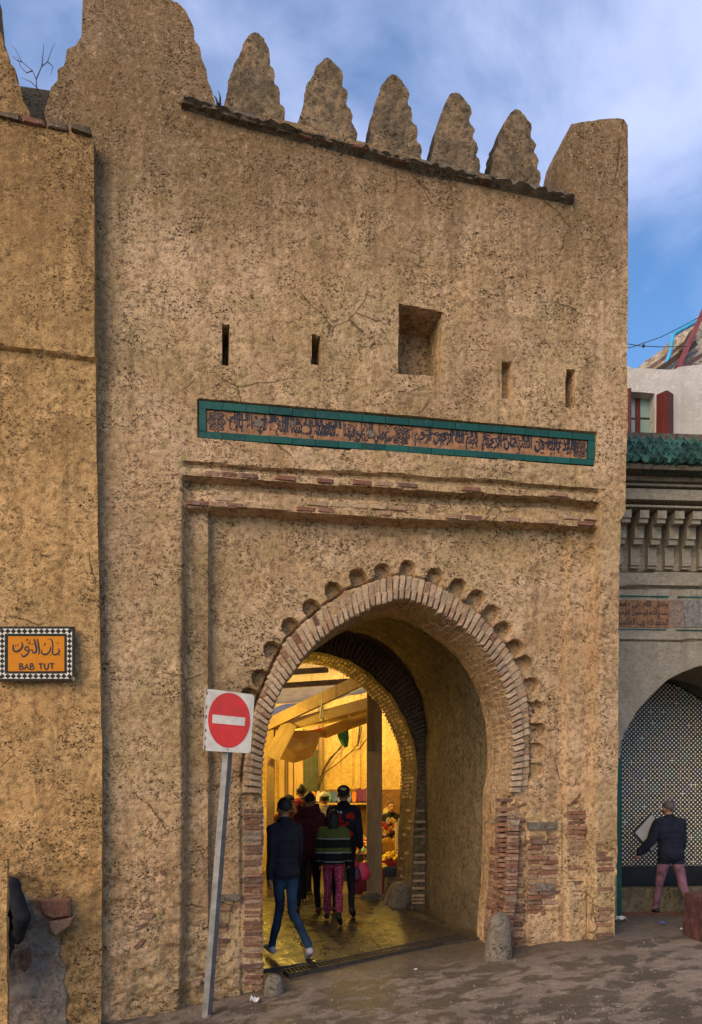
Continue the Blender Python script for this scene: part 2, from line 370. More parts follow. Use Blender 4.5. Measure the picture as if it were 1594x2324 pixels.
# ------------------------------------------------------------------ relief walls
def relief(name, mat, parent, fr, outer, holes=(), res=.02, w0=0.0, depth=None, thick=None, noise=(.02, .009, .03), seed=1, layers=None):
    """A worn plaster wall face: a fine grid cut to an outline, pushed in and out by depth(), with real returns at every edge."""
    xs = [p[0] for p in outer]; zs = [p[1] for p in outer]
    nu = int((max(xs) - min(xs)) / res) + 3; nz = int((max(zs) - min(zs)) / res) + 3
    gu = min(xs) - res + np.arange(nu) * res; gz = min(zs) - res + np.arange(nz) * res
    Uc, Zc = np.meshgrid(gu[:-1] + res / 2, gz[:-1] + res / 2, indexing='ij')
    ok = sd_poly(Uc, Zc, outer) > 0
    for h in holes: ok &= sd_poly(Uc, Zc, h) < 0
    U, Z = np.meshgrid(gu, gz, indexing='ij')
    idx = lambda i, j: i * nz + j
    ci, cj = np.nonzero(ok)
    quads = np.stack([idx(ci, cj), idx(ci + 1, cj), idx(ci + 1, cj + 1), idx(ci, cj + 1)], 1)   # seen from -y
    used = np.unique(quads); remap = -np.ones(nu * nz, np.int64); remap[used] = np.arange(len(used)); quads = remap[quads]
    u, z = U.ravel()[used].copy(), Z.ravel()[used].copy()
    ed = np.concatenate([quads[:, [0, 1]], quads[:, [1, 2]], quads[:, [2, 3]], quads[:, [3, 0]]])
    key = np.sort(ed, 1); kk = key[:, 0] * (len(used) + 1) + key[:, 1]
    uq, inv, cnt = np.unique(kk, return_inverse=True, return_counts=True)
    be = ed[cnt[inv] == 1]
    bv = np.unique(be)
    bu, bz = u[bv].copy(), z[bv].copy(); best = np.full(len(bv), 1e9); nuu, nzz = bu.copy(), bz.copy()
    for poly in [outer, *holes]:
        p = np.array(poly); q = np.roll(p, -1, 0)
        for (x0, y0), (x1, y1) in zip(p, q):
            ex, ey = x1 - x0, y1 - y0
            t = np.clip(((bu - x0) * ex + (bz - y0) * ey) / (ex * ex + ey * ey + 1e-12), 0, 1)
            px_, py_ = x0 + t * ex, y0 + t * ey; d = np.hypot(bu - px_, bz - py_)
            b = d < best; best[b] = d[b]; nuu[b] = px_[b]; nzz[b] = py_[b]
    k = best < res * 1.3
    u[bv[k]] = nuu[k]; z[bv[k]] = nzz[k]
    a1, a2, a3 = noise
    def rough(u, w, z):
        big = fbm(u * 1.5, w * 1.5, z * 1.5, seed, 2) - .5
        med = fbm(u * 7, w * 7, z * 7, seed + 5, 3) - .5
        pt = np.maximum(0, fbm(u * 19, w * 19, z * 25, seed + 9, 2) - .56)
        return a1 * 2 * big + a2 * 2 * med + a3 * 4 * pt
    d = depth(u, z) if depth is not None else np.zeros(len(u))
    w = w0 + d + rough(u, 0 * u, z)
    V = [np.stack([u, w, z], 1)]; F = [quads]
    # returns
    T = thick(u[bv], z[bv]) if callable(thick) else np.full(len(bv), thick if thick else .3)
    L = layers or 6
    loc = -np.ones(len(used), np.int64); loc[bv] = np.arange(len(bv))
    base = len(used); bw = w[bv]
    # outward direction of each boundary vertex
    nx = np.zeros(len(bv)); ny = np.zeros(len(bv))
    e0, e1 = loc[be[:, 0]], loc[be[:, 1]]
    du, dz = u[be[:, 1]] - u[be[:, 0]], z[be[:, 1]] - z[be[:, 0]]
    for e in (e0, e1): np.add.at(nx, e, dz); np.add.at(ny, e, -du)
    ln = np.hypot(nx, ny) + 1e-9; nx /= ln; ny /= ln
    j0 = (fbm(u[bv] * 6, bw * 6, z[bv] * 6, seed + 31, 3) - .5) * 2 * (a2 * 1.3)
    V[0][bv, 0] += nx * j0; V[0][bv, 2] += ny * j0
    prev = bv
    for l in range(1, L + 1):
        f = l / L
        ww = bw + T * f
        n_ = (fbm(u[bv] * 6, ww * 6, z[bv] * 6, seed + 31, 3) - .5) * 2 * (a2 * 1.3) - np.maximum(0, fbm(u[bv] * 18, ww * 18, z[bv] * 18, seed + 41, 2) - .56) * a3 * 3
        V.append(np.stack([u[bv] + nx * n_, ww, z[bv] + ny * n_], 1))
        cur = base + (l - 1) * len(bv) + np.arange(len(bv))
        if l == 1: p0, p1 = be[:, 0], be[:, 1]
        else: p0, p1 = prev[e0], prev[e1]
        F.append(np.stack([p1, p0, cur[e0], cur[e1]], 1)); prev = cur
    V = np.concatenate(V); F = np.concatenate(F)
    me = bpy.data.meshes.new(name); me.from_pydata(V.tolist(), [], F.tolist())
    me.materials.append(mat)
    me.polygons.foreach_set('use_smooth', np.ones(len(me.polygons), bool)); me.set_sharp_from_angle(angle=R(48)); me.update()
    return link(bpy.data.objects.new(name, me), parent)

# ------------------------------------------------------------------ bricks
def brick_variants(mat, n=6):
    out = []
    for k in range(n):
        rg = random.Random(100 + k)
        bm = bmesh.new(); bmesh.ops.create_cube(bm, size=1.0)
        bmesh.ops.bevel(bm, geom=bm.edges[:], offset=.09, segments=1, affect='EDGES')
        for v in bm.verts: v.co += Vector((rg.uniform(-.045, .045), rg.uniform(-.05, .05), rg.uniform(-.06, .06)))
        me = bpy.data.meshes.new('brick'); bm.to_mesh(me); bm.free(); me.materials.append(mat); out.append(me)
    return out
BV_COP = brick_variants(M['brick_cop'])
BV_RED, BV_TAN = brick_variants(M['brick_red']), brick_variants(M['brick_tan'])
class Bricks:
    """collects brick places; the largest become objects of their own, the rest one mass"""
    def __init__(s): s.l = []
    def put(s, loc, size, ry=0.0, kind='red', prio=1.0):
        s.l.append((size[0] * size[2] * prio + size[1] * size[2] * .3 * prio, Vector(loc), size, ry, kind))
    def build(s, parent, limit, masses):
        s.l.sort(key=lambda t: -t[0])
        mb = {}
        for i, (a, loc, size, ry, kind) in enumerate(s.l):
            if i < limit and kind in ('red', 'tan'):
                me = RNG.choice(BV_RED if kind == 'red' else BV_TAN)
                o = bpy.data.objects.new('brick', me); o.location = loc; o.rotation_euler = (RNG.uniform(-.03, .03), ry, RNG.uniform(-.03, .03)); o.scale = size
                link(o, parent)
            else:
                me = RNG.choice(BV_RED)
                Mx = Matrix.Translation(loc) @ Euler((0, ry, 0)).to_matrix().to_4x4() @ Matrix.Diagonal((*size, 1))
                mb.setdefault(kind, MB()).add([Mx @ v.co for v in me.vertices], [tuple(p.vertices) for p in me.polygons])
        for kind, b in mb.items():
            tag(b.build('brickwork', masses[kind], parent), kind='stuff')

# ------------------------------------------------------------------ the gate
gate = thing('city_gate', 'tall tan plastered gate tower with pointed crenels and a pointed brick arch', 'gate', (GF.ox, GF.oy, 0), THG)
INTR = [(597,2420),(599,2264),(601,2225),(600,2134),(595,2087),(600,2040),(599,1958),(603,1933),(605,1869),(598,1803),(596,1762),(602,1693),(610,1650),(622,1606),(640,1560),(672,1516),(704,1471),(747,1431),(802,1394),(861,1365),(905,1352),(922,1350),
        (945,1353),(980,1364),(1027,1391),(1068,1420),(1104,1454),(1136,1500),(1160,1556),(1176,1620),(1181,1690),(1177,1760),(1171,1800),(1173,1870),(1172,1941),(1168,2030),(1160,2110),(1156,2170),(1154,2420)]
EXTR = [(553,1800),(555,1740),(563,1690),(575,1630),(588,1584),(607,1542),(630,1490),(656,1441),(698,1399),(747,1360),(796,1327),(861,1304),(905,1293),(922,1291),
        (950,1294),(1000,1311),(1050,1340),(1098,1376),(1147,1428),(1179,1474),(1203,1521),(1216,1572),(1221,1615),(1222,1688),(1221,1760),(1216,1800)]
intr = GF.poly(INTR); extr = GF.poly(EXTR)
EXT_CL = extr + GF.poly([(1216,1802),(553,1802)])
SCAL = [(568,1574),(594,1529),(621,1464),(664,1410),(713,1365),(764,1326),(823,1295),(881,1281),(940,1272),(1004,1293),(1057,1318),(1100,1345),(1135,1381),(1163,1418),(1189,1460),(1210,1497),(1228,1548),(1239,1604),(1243,1655),(1241,1702),(1238,1748)]
TOWER = [(150,2420),(150,330),(112,300),(100,256),(116,196),(130,182),(131,158),(146,148),(153,112),(172,104),(185,84),(189,-60),(300,-90),(368,-14),(402,2),(421,20),(434,46),(441,64),(440,88),(454,108),(458,136),(469,156),(472,182),(481,206),(490,240),
         (660,276),(820,322),(965,360),(1097,397),(1228,432),(1287,446),(1285,360),(1288,300),(1297,281),(1340,271),(1398,266),(1417,270),(1425,284),(1426,600),(1424,1000),(1421,1160),(1411,1180),(1407,1300),(1404,1700),(1402,1850),(1400,2000),(1397,2420)]
tower = GF.poly(TOWER)
CORN = lambda x: 1050 + (x - 420) * (60 / 948)
INS = [(452,908),(1353,985),(1350,1054),(453,991)]
ins_uz = GF.poly(INS)
def expo_mask(px, py, u, z):
    """where the render has fallen off and brick shows"""
    n = fbm(u * 4, 0 * u, z * 4, 77, 3) - .5; n2 = fbm(u * 11, 0 * u, z * 11, 78, 2) - .5
    q = n * 190 + n2 * 90
    def reg(x0, x1, y0, soft=9):
        return sstep(-soft, soft, px - x0) * sstep(-soft, soft, x1 - px) * sstep(-14, 14, py + q - y0)
    m = reg(1150, 1216, 1835); m = np.maximum(m, reg(1216, 1290, 1895)*sstep(2085, 2060, py + q)); m = np.maximum(m, reg(1300, 1352, 1790) * sstep(2070, 2040, py + q))
    m = np.maximum(m, reg(1352, 1410, 1925)); m = np.maximum(m, reg(550, 606, 1845)); m = np.maximum(m, reg(494, 551, 2045) * sstep(2230, 2185, py + q))
    m = np.maximum(m, reg(440, 468, 2170) * sstep(2230, 2210, py + q))
    return m
def tower_depth(u, z):
    px, py = GF.px(u, 0 * u, z)
    wob = (fbm(u * 2.5, 0 * u, z * 2.5, 301, 2) - .5)
    d = np.zeros(len(u))
    jit = wob * 9
    # outer sunken frame and inner panel
    xl = 409 + sstep(1900, 2350, py) * -6; xr = 1364 - sstep(1150, 2100, py) * 12
    off = py - CORN(px) + jit
    inx = sstep(0, 20, px + jit * .5 - xl) * sstep(0, 3.5, xr - px)
    sc = 1 - .12 * (px - 420) / 948
    o = off / sc
    prof = np.interp(o, [-3, 0, 9, 11, 30, 33, 50, 54, 78, 81, 95, 98, 140], [0, .06, .06, .012, .006, .15, .15, .075, .085, .05, .05, .15, .15])
    d += prof * inx
    ip = sstep(0, 11, px + jit * .4 - 471) * sstep(0, 4, 1307 - px - sstep(1200, 2100, py) * 6 - jit * .3) * sstep(-2, 3, o - 97)
    d += .11 * ip * (1 - .35 * sstep(900, 1250, px))
    # inscription bed
    d = np.where(sd_poly(u, z, ins_uz) > -.012, .055, d)
    # loopholes and the square window
    for poly, dp in (([(506,735),(519,738),(518,828),(505,826)], .38), ([(708,760),(727,764),(726,828),(708,826)], .30), ([(1142,821),(1161,823),(1159,905),(1141,902)], .13), ([(1287,838),(1305,842),(1304,915),(1298,928),(1286,922)], .30), ([(907,692),(1003,710),(1001,852),(907,848)], .46)):
        s = sd_poly(u, z, GF.poly(poly)); d += dp * sstep(-.006, .014, s + wob * .02)
        d += -.012 * sstep(.08, .0, np.abs(s + .03)) * 0
    # scalloped niches round the arch
    s_in = sd_poly(u, z, EXT_CL)
    e = np.array(extr)
    for i, (sx, sy) in enumerate(SCAL):
        cu, cz = GF.uz(sx, sy)
        k = np.argmin((e[:, 0] - cu) ** 2 + (e[:, 1] - cz) ** 2)
        # nearest point of the extrados polyline
        bp, bd = None, 9
        for (x0, y0), (x1, y1) in zip(e[:-1], e[1:]):
            t = np.clip(((cu - x0) * (x1 - x0) + (cz - y0) * (y1 - y0)) / ((x1 - x0) ** 2 + (y1 - y0) ** 2), 0, 1)
            p = (x0 + t * (x1 - x0), y0 + t * (y1 - y0)); dd = math.hypot(cu - p[0], cz - p[1])
            if dd < bd: bp, bd = p, dd
        vx, vz = bp[0] - cu, bp[1] - cz
        t = np.clip(((u - cu) * vx + (z - cz) * vz) / (vx * vx + vz * vz + 1e-9), 0, 1)
        dist = np.hypot(u - cu - t * vx, z - cz - t * vz)
        dep = .12 if i < 17 else (.10 if i < 19 else .06)
        d = np.maximum(d, np.where(s_in < .01, d + dep * sstep(.089, .079, dist + wob * .02), d))
    # the brick ring stands in a bed and has a shadow groove round it
    ringm = sstep(-.004, .012, s_in)
    d = d * (1 - ringm) + (.195 + .03) * ringm
    d += .05 * sstep(.022, .006, np.abs(s_in + .012)) * sstep(1790, 1760, py)
    # fallen render, vertical joints beside the pier strips
    m = expo_mask(px, py, u, z)
    d += .035 * m
    for gx, y0 in ((551, 1790), (1216, 1800), (1300, 1850), (1352, 1850)):
        d += .025 * sstep(5, 1, np.abs(px + jit * .3 - gx)) * sstep(y0, y0 + 60, py) * .8
    # swelling toward the foot
    d -= .05 * sstep(2050, 2300, py + wob * 60)
    d += .02 * wob * sstep(1700, 2200, py) * 2 + (fbm(u * 8, 0 * u, z * 9, 305, 3) - .5) * .095 * sstep(1850, 2050, py + wob * 80) * sstep(480, 420, px)
    return d
def tower_thick(u, z):
    s = np.abs(sd_poly(u, z, intr))
    px, py = GF.px(u, 0 * u, z)
    blk = .84 - .40 * np.clip((440 - py) / 170, 0, 1) ** 1.6
    return np.where(s < .05, .80, np.where((px > 1200) & (py < 450), blk, .72))
facade = relief('wall', M['wall'], gate, GF, tower, [intr], res=.013, depth=tower_depth, thick=tower_thick, noise=(.020, .005, .006), seed=3, layers=22)

# merlons
LEDGE = lambda x: 238 + (x - 415) * (222 / 885.0) - 14 * math.sin(math.pi * min(1, max(0, (x - 415) / 885.0))) * -1
def merlon(lx, pk, bx, seed):
    px_, py_ = pk; yb_l = LEDGE(lx) + 12; yb_r = LEDGE(bx) + 12; H = (yb_r - py_)
    rg = random.Random(seed)
    L = [(lx - 2, yb_l)]
    for t, k in ((.12, .05), (.2, .07), (.34, .17), (.44, .19), (.58, .32), (.68, .36), (.80, .53), (.88, .60), (.96, .80)):
        L.append((lx + (px_ - lx) * k + rg.uniform(-2.5, 2.5), yb_l - (yb_l - py_) * t))
    L += [(px_ - 6, py_ + 1), (px_, py_), (px_ + 9, py_ + 4), (px_ + 19, py_ + 14), (px_ + 24, py_ + 24)]
    n = 5; x0, y0 = px_ + 24, py_ + 30
    for i in range(n):
        x1 = x0 + (bx - x0) * (i + 1) / n; ya = y0 + (yb_r - y0) * i / n; yb = y0 + (yb_r - y0) * (i + 1) / n
        xs = x0 + (bx - x0) * i / n; xs, x1 = xs + 4, x1 + 4
        L += [(xs + 4, ya + 4), (xs + 7 + rg.uniform(-1, 2), ya + (yb - ya) * .45), (xs + 4 + rg.uniform(-1, 1), ya + (yb - ya) * .72), (xs + (x1 - xs) * .55, ya + (yb - ya) * .92)]
    L.append((bx + 6, yb_r + 6))
    pl = GF.poly(L)
    zb, zt = min(p[1] for p in pl), max(p[1] for p in pl)
    return relief('merlon', M['merlon'], gate, GF, pl, res=.02, depth=lambda u, z: .01 + .02 * ((z - zb) / (zt - zb)), thick=lambda u, z: .58 - .26 * (z - zb) / (zt - zb), noise=(.025, .018, .016), seed=seed, layers=14)
for args in ((504, (580, 68), 660, 21), (672, (745, 120), 819, 22), (829, (896, 161), 969, 23), (975, (1035, 205), 1102, 24), (1109, (1177, 240), 1231, 25)): merlon(*args)

# coping course under the merlons
def course(fr, parent, x0, y0, x1, y1, hpx, w, deep, name, mat_red, step=.20, sag=0.0, seed=1):
    rg = random.Random(seed)
    (ua, za), (ub, zb) = fr.uz(x0, y0, w), fr.uz(x1, y1, w)
    n = max(2, int(math.hypot(ub - ua, zb - za) / step)); ang = -math.atan2(zb - za, ub - ua)
    vs = BV_COP if mat_red else BV_TAN
    for i in range(n):
        t = (i + .5) / n
        u = ua + (ub - ua) * t; z = za + (zb - za) * t - sag * math.sin(math.pi * t)
        h = hpx / FOC * 8 * rg.uniform(.8, 1.15)
        o = bpy.data.objects.new(name, rg.choice(vs)); dp = deep * rg.uniform(.8, 1.12)
        o.location = (u, w - dp * .5 + .06 + .05, z + rg.uniform(-.008, .008)); o.scale = (step * rg.uniform(.92, 1.03), dp + .12, h)
        o.rotation_euler = (rg.uniform(-.05, .05), ang + rg.uniform(-.03, .03), rg.uniform(-.03, .03)); link(o, parent)
course(GF, gate, 412, 240, 1300, 459, 11, 0, .13, 'coping_brick', True, .19, .05, 5)
course(GF, gate, 470, 243, 1292, 447, 9, 0, .07, 'coping_brick', True, .21, .05, 6)
# mortar slope over the coping: a ragged bed that the merlons stand in
mb = MB(); rg = random.Random(9); rows = []
N_ = 90
for i in range(N_ + 1):
    x = 418 + (1296 - 418) * i / N_; y = 236 + (x - 415) * (222 / 885.) 
    u, z = GF.uz(x, y); z -= .05 * math.sin(math.pi * i / N_)
    rows.append([(u, -.105 + rg.uniform(-.03, .03), z - .012 + rg.uniform(-.01, .01)), (u, -.06 + rg.uniform(-.015, .015), z + .035 + rg.uniform(-.01, .014)), (u, .03, z + .085 + rg.uniform(-.015, .02)), (u, .55, z + .10), (u, .55, z - .35), (u, .02, z - .06)])
vs = [p for r_ in rows for p in r_]
fs = [(i * 6 + j, (i + 1) * 6 + j, (i + 1) * 6 + (j + 1) % 6, i * 6 + (j + 1) % 6) for i in range(N_) for j in range(6)] + [tuple(range(5, -1, -1)), tuple(range(N_ * 6, N_ * 6 + 6))]
mesh_obj('coping_bed', vs, fs, M['cap'], gate, smooth=True, sharp=R(50))

# solid body behind the face, over and beside the passage
WB = 3.9
u_r = GF.uz(1400, 1500)[0]; u_l = GF.uz(150, 1500)[0]
mb = MB()
mb.box(1.98, u_r - .10, .72, WB + 1.0, -1.2, 6.9); mb.box(u_l, -1.12, .72, WB + 1.0, -1.2, 7.6); mb.box(-1.12, 1.98, .72, WB + 1.0, 4.7, 6.9)
mb.build('tower_mass', M['wall'], gate)

# passage vault: side walls and barrel
CL, CR = -1.05, GF.uz(962, 2067, WB)[0] + .02
prof = [(CL, -1.2)] + [(CL, z) for z in np.linspace(-1, 2.7, 60)]
cm, hw = (CL + CR) / 2, (CR - CL) / 2
prof += [(cm - hw * math.cos(t), 2.75 + 1.5 * math.sin(t)) for t in np.linspace(0, math.pi, 60)]
prof += [(CR, z) for z in np.linspace(2.7, -1.2, 62)]
W = np.linspace(.74, WB + .02, 70)
P = np.array(prof); n_ = len(P)
nrm = np.gradient(P, axis=0); nrm = np.stack([nrm[:, 1], -nrm[:, 0]], 1); nrm /= np.linalg.norm(nrm, axis=1)[:, None] + 1e-9
UU = np.repeat(P[None, :, 0], len(W), 0); ZZ = np.repeat(P[None, :, 1], len(W), 0); WW = np.repeat(W[:, None], n_, 1)
dn = (fbm(UU * 3, WW * 3, ZZ * 3, 61, 3) - .5) * .07 + (fbm(UU * 11, WW * 11, ZZ * 11, 62, 2) - .5) * .03
UU = UU - nrm[None, :, 0] * dn; ZZ = ZZ - nrm[None, :, 1] * dn
vs = np.stack([UU, WW, ZZ], -1).reshape(-1, 3).tolist()
fs = [(i * n_ + j, i * n_ + j + 1, (i + 1) * n_ + j + 1, (i + 1) * n_ + j) for i in range(len(W) - 1) for j in range(n_ - 1)]
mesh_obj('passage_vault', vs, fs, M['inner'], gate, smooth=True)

# inner arch at the far end of the passage
BRT = [(692+24,1481),(750,1485),(794,1499),(837,1528),(889,1577),(918,1629),(938,1678),(946,1720),(947,1760),(943,1814),(938,1930),(933,2013),(931,2200)]
br = GF.poly(BRT, WB); ax = br[0][0]
back_hole = br[::-1] + [(2 * ax - u, z) for u, z in br[1:]]
outer_b = [(CL - .2, -1.2), (CL - .2, 4.6), (CR + .2, 4.6), (CR + .2, -1.2)]; back_hole = [(u, z if z > -.2 else -1.5) for u, z in back_hole]
bh = back_hole
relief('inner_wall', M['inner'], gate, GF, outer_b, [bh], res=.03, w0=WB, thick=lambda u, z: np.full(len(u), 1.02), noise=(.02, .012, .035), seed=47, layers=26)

# bricks of arch and piers
BK = Bricks()
def resample(poly, n):
    p = np.array(poly); L = np.r_[0, np.cumsum(np.hypot(*np.diff(p, axis=0).T))]
    t = np.linspace(0, L[-1], n); return np.stack([np.interp(t, L, p[:, 0]), np.interp(t, L, p[:, 1])], 1), L[-1]
i0 = next(i for i, p in enumerate(INTR) if p[1] <= 1803); i1 = max(i for i, p in enumerate(INTR) if p[1] <= 1800)
ai, ln = resample(intr[i0:i1 + 1], 400); NV = int(ln / .064)
ai, _ = resample(intr[i0:i1 + 1], NV + 1); ae, _ = resample(extr, NV + 1)
for i in range(NV):
    a, b = (ai[i] + ai[i + 1]) / 2, (ae[i] + ae[i + 1]) / 2
    d = b - a; L = np.hypot(*d); c = (a + b) / 2; ang = -math.atan2(d[1], d[0])
    pitch = (np.hypot(*(ai[i + 1] - ai[i])) + np.hypot(*(ae[i + 1] - ae[i]))) / 2
    pro = RNG.uniform(-.010, .010)
    BK.put((c[0], .225 + .12 - .016 + pro * .8, c[1]), (L * RNG.uniform(.93, .99), .24, pitch * RNG.uniform(.80, .94)), ang, 'tan' if RNG.random() < .9 else 'red', 5)
    dirn = d / L
    for k, (w_a, w_b) in enumerate(((.14, .34), (.35, .56), (.57, .79))):   # soffit bricks
        cc = a + dirn * (.055 + RNG.uniform(0, .012))
        p_in = np.hypot(*(ai[i + 1] - ai[i]))
        BK.put((cc[0], (w_a + w_b) / 2 + .02, cc[1]), (.13, (w_b - w_a) * .95, p_in * RNG.uniform(.66, .82)), ang, 'tan_m', .2)
def pier(x0, x1, y0, y1, nb, side=None, wface=.0, prob=.9, pitch=.056):
    """courses of brick in a pier strip; pixel columns x0..x1 on the wall face"""
    za, zb = GF.uz((x0 + x1) / 2, y1)[1], GF.uz((x0 + x1) / 2, y0)[1]
    n = int((zb - za) / pitch)
    for r_ in range(n):
        z = za + (r_ + .5) * pitch + RNG.uniform(-.004, .004)
        ua, _ = GF.uz(x0, 0); ub, _ = GF.uz(x1, 0)
        cuts = sorted([0, 1] + [min(.9, max(.1, (k + 1) / nb + RNG.uniform(-.17, .17))) for k in range(nb - 1)])
        for c0, c1 in zip(cuts[:-1], cuts[1:]):
            u0, u1 = ua + (ub - ua) * c0, ua + (ub - ua) * c1
            um = np.array([(u0 + u1) / 2]); zm = np.array([z]); px, py = GF.px(um, 0 * um, zm)
            if expo_mask(px, py, um, zm)[0] < .5 or RNG.random() > prob: continue
            face = float(tower_depth(um, zm)[0]) - .03
            pro = RNG.uniform(-.012, .016)
            BK.put((um[0], face + .03 + .085 - .016 + pro, z), ((u1 - u0) * RNG.uniform(.9, .99), .17, pitch * RNG.uniform(.66, .84)), RNG.uniform(-.03, .03), 'red', 1.0)
pier(1152, 1214, 1790, 2175, 1); pier(1217, 1298, 1880, 2120, 2); pier(1303, 1350, 1780, 2060, 1, prob=.8); pier(1354, 1398, 1880, 2140, 1, prob=.8)
pier(602, 553, 1800, 2262, 1); pier(494, 549, 2010, 2230, 2, prob=.8); pier(440, 468, 2120, 2240, 1, prob=.6)
# jamb bricks on the right reveal
for r_ in range(44):
    y = 1790 + r_ * 8.6
    um, zm = GF.uz(1171, y)
    for k, (wa, wb) in enumerate(((.17, .42), (.43, .62), (.63, .79))):
        nn = fbm(np.array([um * 3]), np.array([wa * 4]), np.array([zm * 2.2]), 88, 2)[0]
        if nn + (0.10 if y > 1960 else -.10) < .5: continue
        uu = np.interp(-zm, [-p[1] for p in intr[24:][::1] if True], [p[0] for p in intr[24:]]) if False else np.interp(y, [p[1] for p in INTR[31:]], [GF.uz(*p)[0] for p in INTR[31:]])
        BK.put((uu + .045, (wa + wb) / 2, zm), (.13, (wb - wa) * .94, .040 * RNG.uniform(.85, 1.1)), 0, 'red', .9 if k == 0 else .45)
# courses on the ledges of the frame
for (x0, x1, off, col, pr) in ((424, 1355, 87, 'red', .75), (440, 1350, 70, 'tan', .5), (424, 1362, 21, 'red', .45)):
    x = x0
    while x < x1:
        wpx = RNG.uniform(34, 52)
        if RNG.random() < pr * (1.25 - .6 * (x - 420) / 948):
            y = CORN(x + wpx / 2) + off * (1 - .12 * (x - 420) / 948); u, z = GF.uz(x + wpx / 2, y)
            dd = float(tower_depth(np.array([u]), np.array([z]))[0])
            BK.put((u, dd + .045 + RNG.uniform(-.006, .006), z), (wpx / 220 * .95, .12, .047), .012, col, 1.3)
        x += wpx + 2
# inner arch ring
bt = np.array(bh); top = [p for p in bh if p[1] > EYE - .1]
ri, ln = resample(top, 300); nb_ = int(ln / .062); ri, _ = resample(top, nb_ + 1)
tg = np.gradient(ri, axis=0); tg /= np.linalg.norm(tg, axis=1)[:, None]
for i in range(nb_):
    m = (ri[i] + ri[i + 1]) / 2; t = (tg[i] + tg[i + 1]) / 2
    nn = np.array([-t[1], t[0]])
    if np.dot(nn, m - np.array([ax, 2.2])) < 0: nn = -nn
    c = m + nn * .22; ang = -math.atan2(nn[1], nn[0])
    BK.put((c[0], WB + .07 + RNG.uniform(-.012, .008), c[1]), (.36 * RNG.uniform(.93, 1.03), .2, .046 * RNG.uniform(.85, 1.1)), ang, 'dark_m', .1)
    for k in range(4):
        cc = m + nn * (.066 + RNG.uniform(0, .010))
        BK.put((cc[0], WB + .30 + .24 * k, cc[1]), (.14, .22, .046 * RNG.uniform(.85, 1.1)), ang, 'tan_m', .1)
jam = [p for p in br if p[1] <= EYE]
for r_ in range(30):
    z = 1.75 - r_ * .058
    if z < .85 and RNG.random() < .5 or z >= .85 and RNG.random() < .65: continue
    u = np.interp(-z, [-p[1] for p in br], [p[0] for p in br])
    BK.put((u + .05, WB + .20 + RNG.uniform(0, .6), z), (.13, .24, .042), 0, 'tan_m', .1)
    BK.put((u + .13, WB + .05, z), (.22, .14, .042), 0, 'tan_m', .1)
BK.build(gate, 296, {'tan_m': M['brick_tan_i'], 'dark_m': M['brick_drk_i'], 'red': M['brick_red_i'], 'tan': M['brick_tan_i']})
# pale stone blocks let into the piers
for (x0, y0, x1, y1, w) in ((1218,1868,1282,1885,.01), (556,1893,598,1912,.0), (497,2038,548,2052,.02), (1222,2012,1280,2028,.02)):
    (ua, za), (ub, zb) = GF.uz(x0, y0), GF.uz(x1, y1)
    dd = float(tower_depth(np.array([(ua + ub) / 2]), np.array([(za + zb) / 2]))[0])
    o = bpy.data.objects.new('stone_block', bpy.data.meshes.get('pale_block') or None) if False else None
    b = MB().box(min(ua, ub), max(ua, ub), dd - .025, dd + .2, zb, za); b.build('stone_block', M['stone'], gate)
for zz in (1875, 2052):
    u = np.interp(zz, [p[1] for p in INTR[31:]], [GF.uz(*p)[0] for p in INTR[31:]]); z = GF.uz(1172, zz)[1]
    MB().box(u - .014, u + .1, .16, .78, z, z + .06).build('stone_block', M['mortar'], gate)

# inscription band
band = bpy.data.objects.new('inscription_band', None); link(band, gate)
def bandp(a, b):  # a 0..1 along, b 0..1 up
    x0, y0 = INS[0]; x1, y1 = INS[1]; x2, y2 = INS[2]; x3, y3 = INS[3]
    x = (1-b)*((1-a)*x3 + a*x2) + b*((1-a)*x0 + a*x1); y = (1-b)*((1-a)*y3 + a*y2) + b*((1-a)*y0 + a*y1)
    return GF.uz(x, y)
def slab(parent, name, mat, pts, w0, w1, jit=.002):
    n = len(pts); j = RNG.uniform(-jit, jit)
    vs = [(u, w0 + j, z) for u, z in pts] + [(u, w1, z) for u, z in pts]
    fs = [tuple(range(n)), tuple(range(2*n-1, n-1, -1))] + [(i, i + n, (i + 1) % n + n, (i + 1) % n) for i in range(n)]
    return mesh_obj(name, vs, fs, mat, parent)
NT_ = 17
for (b0, b1) in ((.0, .185), (.80, 1.0)):
    for i in range(NT_):
        a0, a1 = i / NT_ + .0006, (i + 1) / NT_ - .0006
        slab(band, 'border_tile', M['green_tile'], [bandp(a0, b0), bandp(a1, b0), bandp(a1, b1), bandp(a0, b1)][::1], .008 if b0 > .5 else .018, .07, .003)
for (a0, a1) in ((.0, .0165), (.9835, 1.0)):
    slab(band, 'border_tile', M['green_tile'], [bandp(a0, .19), bandp(a1, .19), bandp(a1, .795), bandp(a0, .795)], .012, .07)
NG = 24
for i in range(NG):
    a0 = .018 + (.964) * i / NG + .0004; a1 = .018 + .964 * (i + 1) / NG - .0004
    slab(band, 'glazed_tile', M['terra'], [bandp(a0, .195), bandp(a1, .195), bandp(a1, .79), bandp(a0, .79)], .030, .07, .002)
